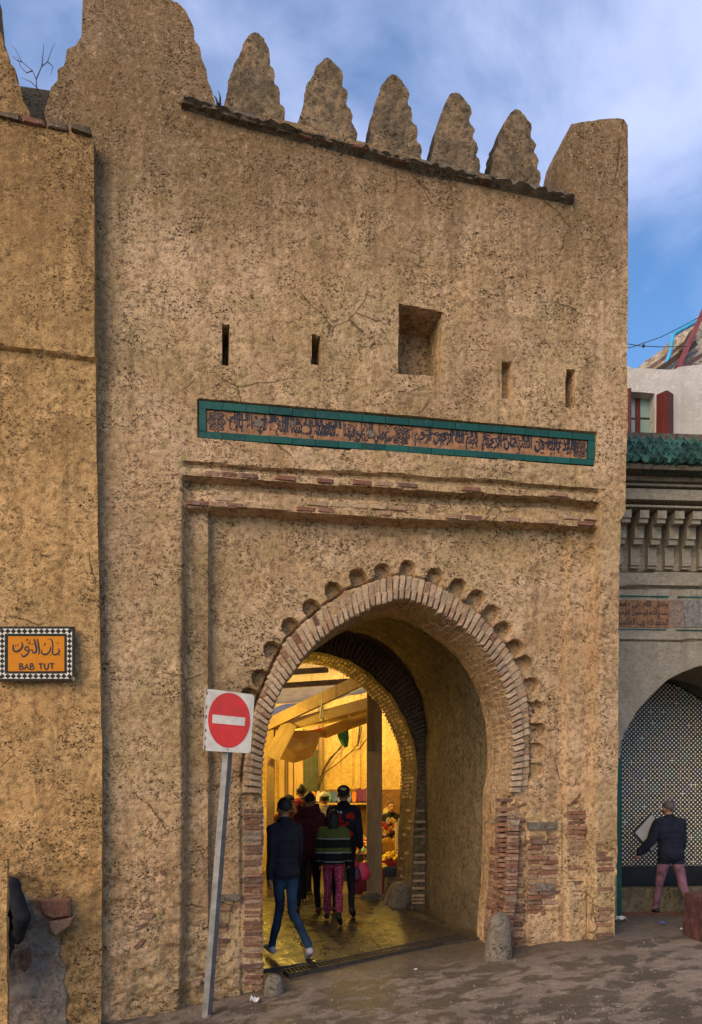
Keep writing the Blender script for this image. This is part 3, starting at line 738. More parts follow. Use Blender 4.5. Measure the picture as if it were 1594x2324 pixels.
AR = {'ا': (0xFE8D, 2), 'ب': (0xFE8F, 4), 'ت': (0xFE95, 4), 'ح': (0xFEA1, 4), 'ج': (0xFE9D, 4), 'د': (0xFEA9, 2), 'ذ': (0xFEAB, 2), 'ر': (0xFEAD, 2), 'ز': (0xFEAF, 2), 'س': (0xFEB1, 4), 'ش': (0xFEB5, 4), 'ص': (0xFEB9, 4), 'ط': (0xFEC1, 4), 'ع': (0xFEC9, 4), 'ف': (0xFED1, 4), 'ق': (0xFED5, 4), 'ك': (0xFED9, 4), 'ل': (0xFEDD, 4), 'م': (0xFEE1, 4), 'ن': (0xFEE5, 4), 'ه': (0xFEE9, 4), 'و': (0xFEED, 2), 'ى': (0xFEEF, 2), 'ي': (0xFEF1, 4)}
def shape_ar(s):
    out = []
    for wd_ in s.split(' '):
        k, prev, i = [], False, 0
        while i < len(wd_):
            c = wd_[i]; nx = wd_[i + 1] if i + 1 < len(wd_) else None
            if c == 'ل' and nx == 'ا':
                k.append(chr(0xFEFC if prev else 0xFEFB)); prev = False; i += 2; continue
            base, nf = AR[c]; joinn = nf == 4 and nx in AR
            if prev and joinn: g = base + 3
            elif joinn: g = base + 2
            elif prev: g = base + 1
            else: g = base
            k.append(chr(g)); prev = joinn; i += 1
        out.append(''.join(k))
    return ' '.join(out)[::-1]
def text_tris(body, bold=.0):
    c = bpy.data.curves.new('text', 'FONT'); c.body = body; c.offset = bold; c.resolution_u = 3
    o = bpy.data.objects.new('text', c); link(o); bpy.context.view_layer.update()
    me = o.to_mesh(); v = np.array([p.co[:] for p in me.vertices]); f = [tuple(p.vertices) for p in me.polygons]
    o.to_mesh_clear(); bpy.data.objects.remove(o); bpy.data.curves.remove(c)
    return v, f
def lay_text(mb, body, fn, a0, a1, b0, b1, w, bold=.045, m=None):
    v, f = text_tris(body, bold); lo, hi = v.min(0), v.max(0)
    A = a0 + (a1 - a0) * (v[:, 0] - lo[0]) / (hi[0] - lo[0]); B = b0 + (b1 - b0) * (v[:, 1] - lo[1]) / (hi[1] - lo[1])
    pts = [fn(x, y) for x, y in zip(A, B)]
    mb.add([(p[0], w, p[1]) for p in pts], f, m)
def flat_stroke(mb, fn, pts, r, w, hgt=.25, n=6, sx=1.0, m=None):
    """pen stroke in a panel's (a, b) coordinates mapped by fn onto the wall; low rounded ridge"""
    q = [fn(a, b) for a, b in pts]
    mb.tube([(u, w, z) for u, z in q], r, n, m, flat=hgt, axis=(0, 1, 0))
lt = MB()
for body, a0, a1, b0, b1, w in ((shape_ar('اعوذ بالله من الشيطان الرجيم'), .715, .955, .205, .785, .0275), (shape_ar('بسم الله الرحمن الرحيم'), .545, .705, .205, .785, .0275), (shape_ar('وصلى الله على سيدنا'), .365, .475, .205, .785, .0275), (shape_ar('ما شاا الله لا قوه الا بالله').replace('\uFE8D\uFE8D', '\uFE8D'), .075, .285, .205, .785, .0275), (shape_ar('محمد'), .295, .345, .30, .75, .0275),
                                 (shape_ar('الحمد لله رب العالمين'), .56, .95, .55, .78, .0265), (shape_ar('الملك لله العز لله'), .08, .36, .50, .77, .0265)):
    lay_text(lt, body, bandp, a0, a1, b0, b1, w)
for (ac, hw) in ((.043, .026), (.51, .026), (.955 + .008, .02)):
    for k, rr in enumerate((.95, .66, .36)):
        pts = []
        for j in range(33):
            t = 2 * math.pi * j / 32; q = rr * (1 + .16 * math.cos(8 * t))
            pts.append((ac + hw * q * math.cos(t) * .8, .492 + .285 * q * math.sin(t)))
        flat_stroke(lt, bandp, pts, .0065, .0268 + .0003 * k)
    for j in range(4):
        t = math.pi / 4 + j * math.pi / 2
        flat_stroke(lt, bandp, [(ac + hw * .1 * math.cos(t), .492 + .03 * math.sin(t)), (ac + hw * 1.0 * math.cos(t), .492 + .29 * math.sin(t))], .006, .026)
rg = random.Random(5)
for i in range(150):  # leafy scrolls between the letters
    a, b = rg.uniform(.07, .95), rg.uniform(.25, .74); t0 = rg.uniform(0, 6.28); r0 = rg.uniform(.05, .1)
    pts = [(a + .012 * (1 - j / 9) * math.cos(t0 + j * .55) * r0 * 6, b + (1 - j / 9) * math.sin(t0 + j * .55) * r0) for j in range(9)]
    flat_stroke(lt, bandp, pts, [.007 - .0005 * j for j in range(9)], .0255 + .00005 * i)
lt.build('lettering', M['blueblack'], band)
for i in range(7):  # bald patches where glaze is gone
    a, b = (.085, .15, .19, .235, .27, .435, .49)[i], rg.uniform(.3, .6); s_ = rg.uniform(.008, .015)
    slab(band, 'bare_patch', M['stone'] if i % 2 else M['terra'], [bandp(a + s_ * math.cos(t) * rg.uniform(.7, 1), b + .13 * math.sin(t) * rg.uniform(.7, 1)) for t in np.linspace(0, 6.28, 9)[:-1]], .0235, .04)
# ------------------------------------------------------------------ ground
def lerp(a, b, t): return a + (b - a) * t
_ga = GF.uz(398, 2295); _gb = GF.uz(1395, 2128)
def ground_z(X, Y):
    u, w = GF.local(np.asarray(X, float), np.asarray(Y, float))
    zf = _ga[1] + (_gb[1] - _ga[1]) * np.clip((u - _ga[0]) / (_gb[0] - _ga[0]), -.6, 1.15)
    zb = -.05 - .03 * np.clip((w - 4) / 3, 0, 1)
    tb = sstep(.3, 3.2, w)
    z = zf * (1 - tb) + zb * tb
    z = z + .10 * np.clip(-w / 3.0, 0, 2)
    return z
def ground_hit(px, py):
    a, b = (px - CX) / FOC, (HY - py) / FOC
    t = 8.0
    for i in range(60):
        z = float(ground_z(a * t, t)); t = lerp(t, (z - EYE) / b, .5)
    return Vector((a * t, t, float(ground_z(a * t, t))))
gx = np.concatenate([np.linspace(-60, -5, 12), np.arange(-4.6, 6.6, .06), np.linspace(7.2, 60, 12)])
gy = np.concatenate([np.linspace(-60, 2, 10), np.arange(2.4, 20.0, .06), np.linspace(20.6, 900, 14)])
GX, GY = np.meshgrid(gx, gy, indexing='ij'); GZ = ground_z(GX, GY)
lm = (np.abs(GX) < 8) & (GY > 1) & (GY < 21)
GZ = GZ + lm * ((fbm(GX * 1.3, GY * 1.3, 0 * GX, 5, 2) - .5) * .04 + (fbm(GX * 6, GY * 6, 0 * GX, 6, 3) - .5) * .022)
n2 = len(gy)
vs = np.stack([GX, GY, GZ], -1).reshape(-1, 3).tolist()
fs = [(i * n2 + j, (i + 1) * n2 + j, (i + 1) * n2 + j + 1, i * n2 + j + 1) for i in range(len(gx) - 1) for j in range(n2 - 1)]
t = NT('worn_concrete')
n1 = t.noise(1.6, 5, .62, t.vec(loc=(3, 1, 0)), .5); n2_ = t.noise(9, 4, .65); n3 = t.noise(42, 4, .75); n4 = t.noise(3.2, 5, .65, t.vec(scale=(.9, .9, 1)), .25)
wet = t.rng(n4, .46, .54)
_y = t.sep()[1]; _x = t.sep()[0]
inside = t.rng(_y, 7.6, 8.9)                       # the covered passage stays wet
wet = t.math('MAXIMUM', t.math('MULTIPLY', wet, .85), t.math('MULTIPLY', inside, t.rng(n1, .25, .5, .55, .95)))
c = t.mix(t.rng(n1, .35, .65), (.205, .152, .105), (.30, .228, .16))
c = t.mix(t.rng(n2_, .35, .7, .5, 0), c, (.15, .115, .08)); c = t.mix(t.rng(n3, .56, .68, 0, .6), c, (.40, .33, .26)); c = t.mix(t.rng(n3, .32, .44, .7, 0), c, (.08, .06, .045))
c = t.mix(wet, c, t.mix(.14, (.062, .050, .034), c))
ro = t.math('SUBTRACT', .92, t.math('MULTIPLY', wet, t.rng(n2_, .3, .7, .38, .58)))
M['ground'] = t.fin(c, ro, t.bump(t.math('ADD', n3, t.math('MULTIPLY', n2_, 1.6)), .8, .02), None, .3)
ground = mesh_obj('ground', vs, fs, M['ground'], None, smooth=True); tag(ground, kind='structure')

# paving slabs of the passage, thin and wet
t = NT('wet_paving'); rr = t.n('ShaderNodeObjectInfo').outputs['Random']; gpos = t.n('ShaderNodeNewGeometry').outputs['Position']
n1 = t.noise(5, 5, .65, gpos); n2 = t.noise(30, 3, .6, gpos)
c = t.mix(rr, (.026, .023, .018), (.045, .038, .029)); c = t.mix(t.rng(n1, .4, .66), c, (.045, .035, .022)); c = t.mix(t.rng(n2, .6, .7, 0, .4), c, (.2, .165, .12))
M['paving'] = t.fin(c, t.rng(n1, .35, .65, .55, .22), t.bump(t.math('ADD', n1, t.math('MULTIPLY', n2, .6)), .6, .02), None, .4)
rg = random.Random(31)
for iw in range(6):
    for iu in range(4):
        w0, w1 = .95 + iw * .84, .95 + (iw + 1) * .84 - .008; off = .27 * (iw % 2)
        u0, u1 = -1.0 + iu * .88 + off - .2, -1.0 + (iu + 1) * .88 + off - .2 - .008
        u0, u1 = max(u0, -1.0), min(u1, 1.80)
        if u1 - u0 < .1: continue
        top = []
        ns = 4
        for a in range(ns + 1):
            for b in range(ns + 1):
                p = GF.world(lerp(u0, u1, a / ns), lerp(w0, w1, b / ns), 0); top.append((p.x, p.y, float(ground_z(p.x, p.y)) + .028 + rg.uniform(-.002, .002)))
        f = [(a * (ns+1) + b, (a+1) * (ns+1) + b, (a+1) * (ns+1) + b + 1, a * (ns+1) + b + 1) for a in range(ns) for b in range(ns)]
        rim = [a * (ns+1) for a in range(ns+1)] + [ns * (ns+1) + b for b in range(1, ns+1)] + [a * (ns+1) + ns for a in range(ns-1, -1, -1)] + [b for b in range(ns-1, 0, -1)]
        nb = len(top); low = [(top[i][0], top[i][1], top[i][2] - .06) for i in rim]
        f += [(rim[(k+1) % len(rim)], rim[k], nb + k, nb + (k+1) % len(rim)) for k in range(len(rim))]
        mesh_obj('paving_slab', top + low, f, M['paving'], ground)

# drain grate across the mouth of the passage
ga, gb = ground_hit(655, 2219), ground_hit(1062, 2134)
dv = (gb - ga); Lg = dv.length; d = dv.normalized(); sdv = Vector((-d.y, d.x, 0)).normalized()
grate = thing('drain_grate', 'rusty dark drain grate of narrow bars across the passage floor', 'drain grate', ga)
wg = .21
mb = MB()
for s_ in (0, wg): mb.beam(sdv * s_ + Vector((0, 0, .02)), dv + sdv * s_ + Vector((0, 0, .02)), .03, .05)
mb.build('frame', M['iron'], grate)
mb = MB().beam(sdv * wg / 2 + Vector((0, 0, -.015)), dv + sdv * wg / 2 + Vector((0, 0, -.015)), wg - .02, .02); mb.build('channel', simple('drain_black', (.012, .010, .008), .8), grate)
barm = MB().beam((0, 0, 0), sdv * (wg - .03), .020, .03).build('bar', M['iron'], grate)
nbar = int(Lg / .045)
for i in range(nbar):
    o = barm if i == 0 else link(barm.copy(), grate)
    o.location = d * (Lg * (i + .5) / nbar) + sdv * .015 + Vector((0, 0, .022 + RNG.uniform(-.002, .002)))

# ------------------------------------------------------------------ left rampart wall
WL = -.17
ramp = thing('rampart_wall', 'ochre plaster rampart wall carrying the orange tile street panel', 'wall', (GF.ox, GF.oy, 0), THG)
LW = [(-90,2420),(-90,-40),(-12,-40),(-4,62),(5,78),(9,108),(17,118),(21,142),(33,152),(37,180),(46,194),(52,226),(66,250),(74,274),(213,309),(214,600),(217,1000),(224,1400),(229,1700),(230,1900),(229,2100),(229,2420)]
lw = GF.poly(LW, WL)
def lw_depth(u, z):
    px, py = GF.px(u, 0 * u + WL, z)
    d = np.zeros(len(u)); wob = fbm(u * 2.5, 0 * u, z * 2.5, 311, 2) - .5
    d += .05 * sstep(794 + 0, 800, py - px * .122 + 22 + wob * 4) * 0
    yl = 786 + px * .122
    d += .055 * sstep(-2, 3, py - yl)                       # upper stage stands proud of the lower
    d += .03 * sstep(1980, 2010, py + wob * 160) * sstep(125, 70, px - (py - 2080) * .25)   # fallen render at the foot
    d -= .03 * sstep(2050, 2300, py + wob * 80)
    d += .04 * wob * sstep(1900, 2100, py) + (fbm(u * 8, 0 * u, z * 9, 306, 3) - .5) * .095 * sstep(1850, 2000, py + wob * 80)
    return d
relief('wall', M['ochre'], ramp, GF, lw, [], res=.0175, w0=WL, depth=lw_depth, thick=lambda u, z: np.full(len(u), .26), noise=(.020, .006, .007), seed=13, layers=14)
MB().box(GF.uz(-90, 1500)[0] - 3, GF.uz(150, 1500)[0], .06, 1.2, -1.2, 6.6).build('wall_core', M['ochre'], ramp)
mb = MB(); u0, z0 = GF.uz(20, 205, .5); u1, z1 = GF.uz(118, 238, .5)
mb.box(u0 - .4, u1 + .1, .45, .75, z0 - 1.2, z0 + .02).build('parapet_back', M['cap'], ramp)
course(GF, ramp, -60, 246, 212, 306, 11, WL, .09, 'coping_brick', True, .2, .01, 8)
course(GF, ramp, -60, 772, 207, 802, 6, WL, .035, 'coping_brick', True, .22, .0, 12)
for pts, mt in (([(86,2042),(150,2038),(161,2040),(163,2080),(120,2086),(98,2076)], 'brick_red'), ([(112,2090),(172,2079),(164,2098),(128,2124),(114,2112)], 'brick_red'), ([(44,2066),(72,2062),(78,2094),(62,2112),(44,2104)], 'stone'), ([(46,2158),(66,2152),(72,2182),(58,2205),(46,2196)], 'brick_red'), ([(520-4,0),(0,0),(0,0)], None)):
    if mt is None: continue
    pl = GF.poly(pts, WL); cu, cz = np.mean([p[0] for p in pl]), np.mean([p[1] for p in pl])
    b = MB(); n = len(pl)
    ring = [[(u, WL + .03, z) for u, z in pl], [(u, WL - .035, z) for u, z in pl], [(cu + (u - cu) * .8, WL - .06, cz + (z - cz) * .8) for u, z in pl]]
    b.add([p for r_ in ring for p in r_], [(k*n+i, k*n+(i+1) % n, (k+1)*n+(i+1) % n, (k+1)*n+i) for k in range(2) for i in range(n)] + [tuple(range(2*n, 3*n))])
    b.build('stone', M[mt], ramp, smooth=True, sharp=R(40))
# grey cement repair
pl = GF.poly([(50,2028),(60,2040),(72,2045),(84,2066),(98,2072),(104,2092),(120,2106),(122,2128),(136,2150),(131,2172),(148,2196),(140,2230),(152,2262),(146,2300),(160,2420),(18,2420),(18,2040)], WL)
relief('cement_patch', plaster('cement_render', (.37,.295,.225), (.30,.235,.175), (.17,.135,.105), (.23,.195,.155), 63, .2), ramp, GF, pl, res=.02, w0=WL, depth=lambda u, z: lw_depth(u, z) - .016, thick=lambda u, z: np.full(len(u), .06), noise=(.020, .006, .007), seed=13, layers=2)
# stones showing in the tower foot
for pts in ([(560,3592),(610,3600),(588,3622),(548,3612)], [(528,3648),(588,3630),(580,3650),(540,3665)], [(520,3735),(560,3695),(575,3700),(528,3755)], [(630,3430),(650,3432),(648,3445),(632,3443)], [(340,3680),(378,3670),(382,3700),(345,3705)], [(752,3870),(790,3865),(786,3880),(755,3886)]):
    pl = GF.poly([(x / 1.7346, y / 1.7346) for x, y in pts], -.02); b = MB().add([(u, -.03, z) for u, z in pl] + [(u, .12, z) for u, z in pl], [(0,1,2,3), (0,4,5,1), (1,5,6,2), (2,6,7,3), (3,7,4,0)])
    b.build('stone', M['brick_red'], gate)
# added pier of render standing in for a smeared strip at the left edge
bt = Frame(0, 6.55, THG)
bu0, bu1 = bt.uz(-140, 2000)[0], bt.uz(15, 2000)[0]; bzt = bt.uz(10, 1946)[1]
but = thing('wall_buttress', 'low plastered buttress of the rampart at the far left', 'buttress', (bt.ox, bt.oy, 0), THG)
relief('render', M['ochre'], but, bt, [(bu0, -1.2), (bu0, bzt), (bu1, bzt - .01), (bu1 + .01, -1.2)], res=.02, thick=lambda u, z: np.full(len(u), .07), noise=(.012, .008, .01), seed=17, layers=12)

# ------------------------------------------------------------------ street name panel
WS = WL - .035
panel = thing('street_name_panel', 'orange tile street panel with chequered border reading BAB TUT', 'street sign', (GF.ox, GF.oy, 0), THG)
SX = lambda a: a / (1594 / 320) / 1.7346; SY = lambda b: (2440 + b / (1594 / 320)) / 1.7346
def sp(a, b): return GF.uz(SX(a), SY(b), WS)
slab(panel, 'backing', M['mortar'], [sp(-75, 1205), sp(1460, 1195), sp(1460, 135), sp(-75, 135)], WS + .004, WS + .05)
for (x0, x1, y0, y1) in ((160, 712, 325, 668), (714, 1264, 325, 668), (160, 712, 670, 1012), (714, 1264, 670, 1008)):
    slab(panel, 'panel_tile', M['orange_tile'], [sp(x0, y1), sp(x1, y1), sp(x1, y0), sp(x0, y0)], WS - .004, WS + .02, .0008)
def strip(x0, x1, y0, y1, n, horiz):
    for i in range(n):
        if horiz: a0, a1 = x0 + (x1 - x0) * i / n + 2, x0 + (x1 - x0) * (i + 1) / n - 2; q = (a0, a1, y0, y1)
        else: a0, a1 = y0 + (y1 - y0) * i / n + 2, y0 + (y1 - y0) * (i + 1) / n - 2; q = (x0, x1, a0, a1)
        slab(panel, 'edge_tile', M['black_tile'], [sp(q[0], q[3]), sp(q[1], q[3]), sp(q[1], q[2]), sp(q[0], q[2])], WS - .005, WS + .02, .0015)
strip(104, 1308, 280, 320, 9, True); strip(104, 1308, 1018, 1056, 9, True); strip(106, 152, 322, 1016, 6, False); strip(1268, 1308, 322, 1016, 6, False)
strip(-60, 1460, 134, 172, 12, True); strip(-60, 1420, 1166, 1200, 11, True); strip(1422, 1464, 176, 1110, 8, False); strip(-62, -16, 176, 1160, 8, False)
def diamond(cx, cy, hx, hy):
    slab(panel, 'diamond_tile', M['black_tile'], [sp(cx - hx, cy), sp(cx, cy + hy), sp(cx + hx, cy), sp(cx, cy - hy)], WS - .005, WS + .02, .001)
def tri(p):
    slab(panel, 'triangle_tile', M['white_tile'], [sp(*q) for q in p], WS - .004, WS + .02, .001)
HX, HY_ = 55.0, 50.0
for cy in (226, 1108):
    for i in range(13):
        cx = 45 + 110 * i; diamond(cx, cy, 47, 45)
        if i < 12:
            x = cx + 55
            tri([(x - 52, cy - 49), (x, cy - 2), (x + 52, cy - 49)]); tri([(x - 52, cy + 49), (x + 52, cy + 49), (x, cy + 2)])
for cx in (45, 1365):
    for i in range(1, 9):
        cy = 226 + 98 * i; 
        if i < 9: diamond(cx, cy, 45, 46)
    for i in range(0, 9):
        y = 226 + 98 * i + 49
        tri([(cx - 49, y - 46), (cx - 49, y + 46), (cx - 2, y)]); tri([(cx + 49, y - 46), (cx + 2, y), (cx + 49, y + 46)])
tx = MB(); U1 = 8.0 / FOC / 8.64 * 0.985
def pen(pts, r, dw=0.0, smooth=True):
    if smooth and len(pts) > 2:   # Catmull-Rom
        q = [pts[0]] + list(pts) + [pts[-1]]; out = []; ro = []
        rr = r if isinstance(r, list) else [r] * len(pts)
        for i in range(1, len(q) - 2):
            for k in range(6):
                tt = k / 6; p0, p1, p2, p3 = (np.array(z, float) for z in q[i - 1:i + 3])
                out.append(tuple(.5 * (2 * p1 + (p2 - p0) * tt + (2 * p0 - 5 * p1 + 4 * p2 - p3) * tt ** 2 + (3 * p1 - p0 - 3 * p2 + p3) * tt ** 3)))
                ro.append(rr[i - 1] + (rr[min(i, len(rr) - 1)] - rr[i - 1]) * tt)
        out.append(pts[-1]); ro.append(rr[-1]); pts, r = out, ro
    rr = [x * U1 for x in r] if isinstance(r, list) else [r * U1] * len(pts)
    q = [sp(a, b) for a, b in pts]
    tx.tube([(u, WS - .0045 - dw, z) for u, z in q], rr, 7, flat=.22, axis=(0, 1, 0))
K = [0]
def P_(pts, r, s=True): K[0] += 1; pen(pts, r, K[0] * .00012, s)
# Arabic, right to left
P_([(1135,560),(1165,600),(1150,650),(1100,682),(1050,680),(1030,640),(1035,540),(1030,440),(1010,395),(985,380),(930,384)], [4,15,17,17,15,15,14,13,11,8,3])
P_([(1160,690),(1164,696)], [17,17]); P_([(985,520),(990,580),(960,640),(900,680),(840,672),(815,630),(822,580)], [5,14,16,18,16,13,4]); P_([(990,692),(994,697)], [18,18])
P_([(1120,480),(1135,458),(1143,445)], [4,8,8]); P_([(860,515),(878,500),(892,480),(880,466),(870,480),(884,494)], [3,6,8,8,6,5])
P_([(735,380),(750,460),(765,560),(770,640),(745,692)], [10,16,15,13,3]); P_([(665,372),(690,460),(715,560),(710,620),(670,650),(640,630),(632,580)], [8,20,18,18,16,13,5])
P_([(632,580),(620,600),(570,580),(545,530),(505,540),(490,580),(520,610),(560,595),(572,585),(560,640),(510,700),(450,720),(415,668)], [9,8,10,14,14,13,13,12,12,15,18,17,4])
for a, b in ((592,490), (636,480), (305,510), (350,495)): P_([(a,b),(a+3,b+2)], [20,20])
P_([(515,425),(535,405),(545,388),(530,382),(520,395),(540,410)], [4,6,8,7,6,4]); P_([(540,460),(552,470),(562,445),(575,465),(590,440),(588,408)], [6,6,6,6,6,5])
P_([(425,430),(440,490),(432,540),(380,600),(310,625),(265,590),(258,520),(272,480)], [5,14,17,19,19,17,13,4])
# Latin
B = lambda x: (P_([(x, 862), (x + 2, 920), (x + 2, 975)], 11, False), P_([(x, 865), (x + 40, 862), (x + 52, 885), (x + 35, 912), (x + 5, 915)], 11), P_([(x + 5, 915), (x + 55, 920), (x + 72, 948), (x + 50, 972), (x + 4, 976)], 11))
B(385); B(595)
P_([(478, 978), (525, 868), (568, 978)], 11, False); P_([(498, 940), (552, 936)], 10, False)
P_([(755, 866), (840, 862)], 11, False); P_([(798, 866), (802, 972)], 11, False)
P_([(872, 860), (874, 935), (892, 968), (925, 966), (945, 930), (950, 858)], 11); P_([(975, 860), (1062, 860)], 11, False); P_([(1018, 862), (1020, 966)], 11, False)
tx.build('lettering', M['ink'], panel)

# ------------------------------------------------------------------ no-entry sign
ps = ground_hit(467, 2304); YS = ps.y
sign = thing('no_entry_sign', 'leaning grey post with a square no entry sign', 'road sign', ps)
top = at(517, 1700, YS + .03) - ps
mb = MB(); dirp = top.normalized()
mb.beam(Vector((0, 0, -.15)) , dirp * (top.length + .52), .060, .085, 0, up=(.35, 1, 0)); mb.build('post', M['steel'], sign)
def sq(px, py, dy=-.06): return at(px, py, YS + dy) - ps
c4 = [sq(469, 1563), sq(578, 1577), sq(569, 1710), sq(464, 1704)]
def quadp(a, b, w=0.0):
    p = c4[3].lerp(c4[2], a).lerp(c4[0].lerp(c4[1], a), b); return p
nS = (c4[1] - c4[0]).cross(c4[3] - c4[0]).normalized()
if nS.y > 0: nS = -nS
rc = []
for (a0, b0, t0) in ((.94, .945, 0), (.06, .945, 90), (.06, .055, 180), (.94, .055, 270)):
    for k in range(5):
        t_ = R(t0 + 90 * k / 4); rc.append((a0 + .06 * math.cos(t_), b0 + .055 * math.sin(t_)))
def plate(name, mat, outline, o0, o1):
    n = len(outline); p = [quadp(a, b) for a, b in outline]
    return mesh_obj(name, [q + nS * o0 for q in p] + [q + nS * o1 for q in p], [tuple(range(n)), tuple(range(2*n-1, n-1, -1))] + [(i, (i+1) % n, (i+1) % n + n, i + n) for i in range(n)], mat, sign)
pl_ = plate('plate', M['sign_white'], rc, .0, -.022)
# rusted flange down the left side
mesh_obj('rusty_edge', [quadp(-.004, .02) + nS * .002, quadp(-.004, .98) + nS * .002, quadp(-.05, .97) - nS * .05, quadp(-.05, .03) - nS * .05, quadp(.0, .02) - nS * .06, quadp(.0, .98) - nS * .06], [(0,1,2,3), (3,2,5,4), (4,5,1,0), (1,5,2), (0,3,4)], M['sign_white'], sign)
for i, b in enumerate((.06, .2, .33, .55, .7, .93)):
    plate('rust_spot', M['rust'], [(.003 + .018 * math.cos(t_) + .01, b + .03 * math.sin(t_)) for t_ in np.linspace(0, 6.28, 8)[:-1]], .0015, -.001)
plate('disc', M['sign_red'], [(.5 + .445 * math.cos(t_), .525 + .455 * math.sin(t_)) for t_ in np.linspace(0, 2 * math.pi, 49)[:-1]], .003, -.001)
plate('bar', M['sign_white'], [(.15, .455), (.84, .455), (.84, .595), (.15, .595)], .006, .001)
for a, b in ((.5, .04), (.5, .975)):
    p = quadp(a, b) + nS * .002; MB().ell(p, (.008, .005, .008), 8, 5).build('bolt', M['steel'], sign)

# ------------------------------------------------------------------ kerb stones and bollards
def bollard(pts_base, top_y, wpx, label, lean=0.0, seed=1, squash=1.0):
    g = ground_hit(*pts_base); k = g.y / FOC
    h = (pts_base[1] - top_y) * k; r = wpx / 2 * k
    o = thing('stone_bollard', label, 'bollard', g, 0, None)
    n, L = 22, 18; vs = []
    for i in range(L + 1):
        f = i / L; z = -.12 + (h + .12) * f
        rr = r * (1.12 - .34 * f) * math.sqrt(max(0, 1 - max(0, (f - .72) / .28) ** 2.2)) + .004
        for j in range(n):
            a = 2 * math.pi * j / n
            q = rr * (1 + .22 * (float(vnoise(math.cos(a) * 1.6 + seed, math.sin(a) * 1.6, z * 4, seed)) - .5))
            vs.append((q * math.cos(a) + lean * max(0, z), q * math.sin(a) * squash, z))
    fs = [(i*n+j, i*n+(j+1) % n, (i+1)*n+(j+1) % n, (i+1)*n+j) for i in range(L) for j in range(n)] + [tuple(range(L*n, (L+1)*n))]
    mesh_obj('stone', vs, fs, M['stone'], o, smooth=True)
bollard((1130, 2176), 2070, 60, 'worn grey stone stump at the foot of the right brick pier', .05, 3)
bollard((622, 2256), 2210, 46, 'low grey stone stump at the foot of the left brick pier', 0, 4)
bollard((908, 2062), 1998, 50, 'rounded stone stump against the inner arch jamb', .12, 5)
bollard((884, 2055), 1999, 34, 'slanting stone stump between the timber post and inner jamb', .35, 6)

# litter
def scrap(px, py, s_, mat, label, name='paper_scrap'):
    g = ground_hit(px, py); rg = random.Random(int(px)); k = g.y / FOC * s_
    nx_, ny_ = 5, 4; vs = []
    for i in range(nx_):
        for j in range(ny_):
            vs.append((g.x + (i / 4 - .5) * k + rg.uniform(-.1, .1) * k, g.y + (j / 3 - .5) * k * .9, g.z + .02 + rg.uniform(0, .55) * k))
    fs = [(i*ny_+j, (i+1)*ny_+j, (i+1)*ny_+j+1, i*ny_+j+1) for i in range(nx_-1) for j in range(ny_-1)]
    o = mesh_obj(name, vs, fs, mat, None); md = o.modifiers.new('thick', 'SOLIDIFY'); md.thickness = .002; tag(o, label, 'litter', 'scraps of litter on the ground')
M['paper'] = simple('white_paper', (.6, .58, .55), .6, .1)
scrap(1411, 2093, 24, M['paper'], 'crumpled white paper by the corner of the right pier'); scrap(578, 2277, 20, M['paper'], 'crumpled white wrapper in front of the left pier')
scrap(1556, 2118, 20, M['paper'], 'white paper scrap beside the red block'); scrap(1504, 2101, 12, simple('blue_wrapper', (.06, .07, .22), .4), 'small blue wrapper before the fountain step', 'wrapper')
scrap(944, 2186 + 20, 7, M['paper'], 'tiny white scrap on the damp ground before the grate')

# dry plant on the far roof and a sprout in the parapet
def twigs(name, base, tips, r, label, cat):
    o = thing(name, label, cat, base); b = MB()
    for tip in tips: b.tube([p - base for p in tip], [r * (1 - .75 * i / (len(tip) - 1)) for i in range(len(tip))], 5)
    b.build('stem', M['iron'], o)
b0 = at(85, 215, 10.5)
tw = [[(85,215),(82,180),(74,160),(50,140),(34,110),(26,104)], [(82,180),(95,150),(108,140),(118,110),(126,96)], [(95,150),(98,120),(99,98)], [(74,160),(60,165),(46,150),(40,128)], [(50,140),(38,136),(28,126)], [(108,140),(120,150),(116,170)], [(85,200),(70,185),(48,176)]]
twigs('dry_plant', b0, [[at(x, y, 10.5 + .02 * i) for i, (x, y) in enumerate(l)] for l in tw], .008, 'bare twigs rising behind the crenellated wall at top left', 'plant')
b0 = at(498, 232, 8.6)
twigs('sprout', b0, [[at(499, 236, 8.6), at(500, 220, 8.6), at(496, 206, 8.6)], [at(494, 236, 8.6), at(490, 222, 8.6), at(486, 216, 8.6)]], .016, 'small dark sprout in the gap beside the big stepped crenel', 'plant')

# grit and pebbles on the street
rg = random.Random(77); b = MB()
for i in range(1500):
    px_, py_ = rg.uniform(420, 1620), 2130 + 230 * rg.random() ** .8
    if px_ < 640 and py_ < 2280: continue
    g = ground_hit(px_, py_)
    if g.y > GF.world(GF.local(g.x, g.y)[0], -.05, 0).y: continue
    r_ = .004 + .012 * rg.random() ** 3; n = 5
    ring = [(g.x + r_ * math.cos(2*math.pi*j/n + i) * rg.uniform(.7, 1.3), g.y + r_ * math.sin(2*math.pi*j/n + i) * rg.uniform(.7, 1.3), g.z - .002) for j in range(n)]
    b.add(ring + [(g.x, g.y, g.z + r_ * rg.uniform(.5, 1))], [(j, (j + 1) % n, n) for j in range(n)])
o = b.build('gravel', simple('grit', (.19, .155, .115), .9, .5, 40)); tag(o, 'scattered grit and small pebbles over the street', 'gravel', kind='stuff')
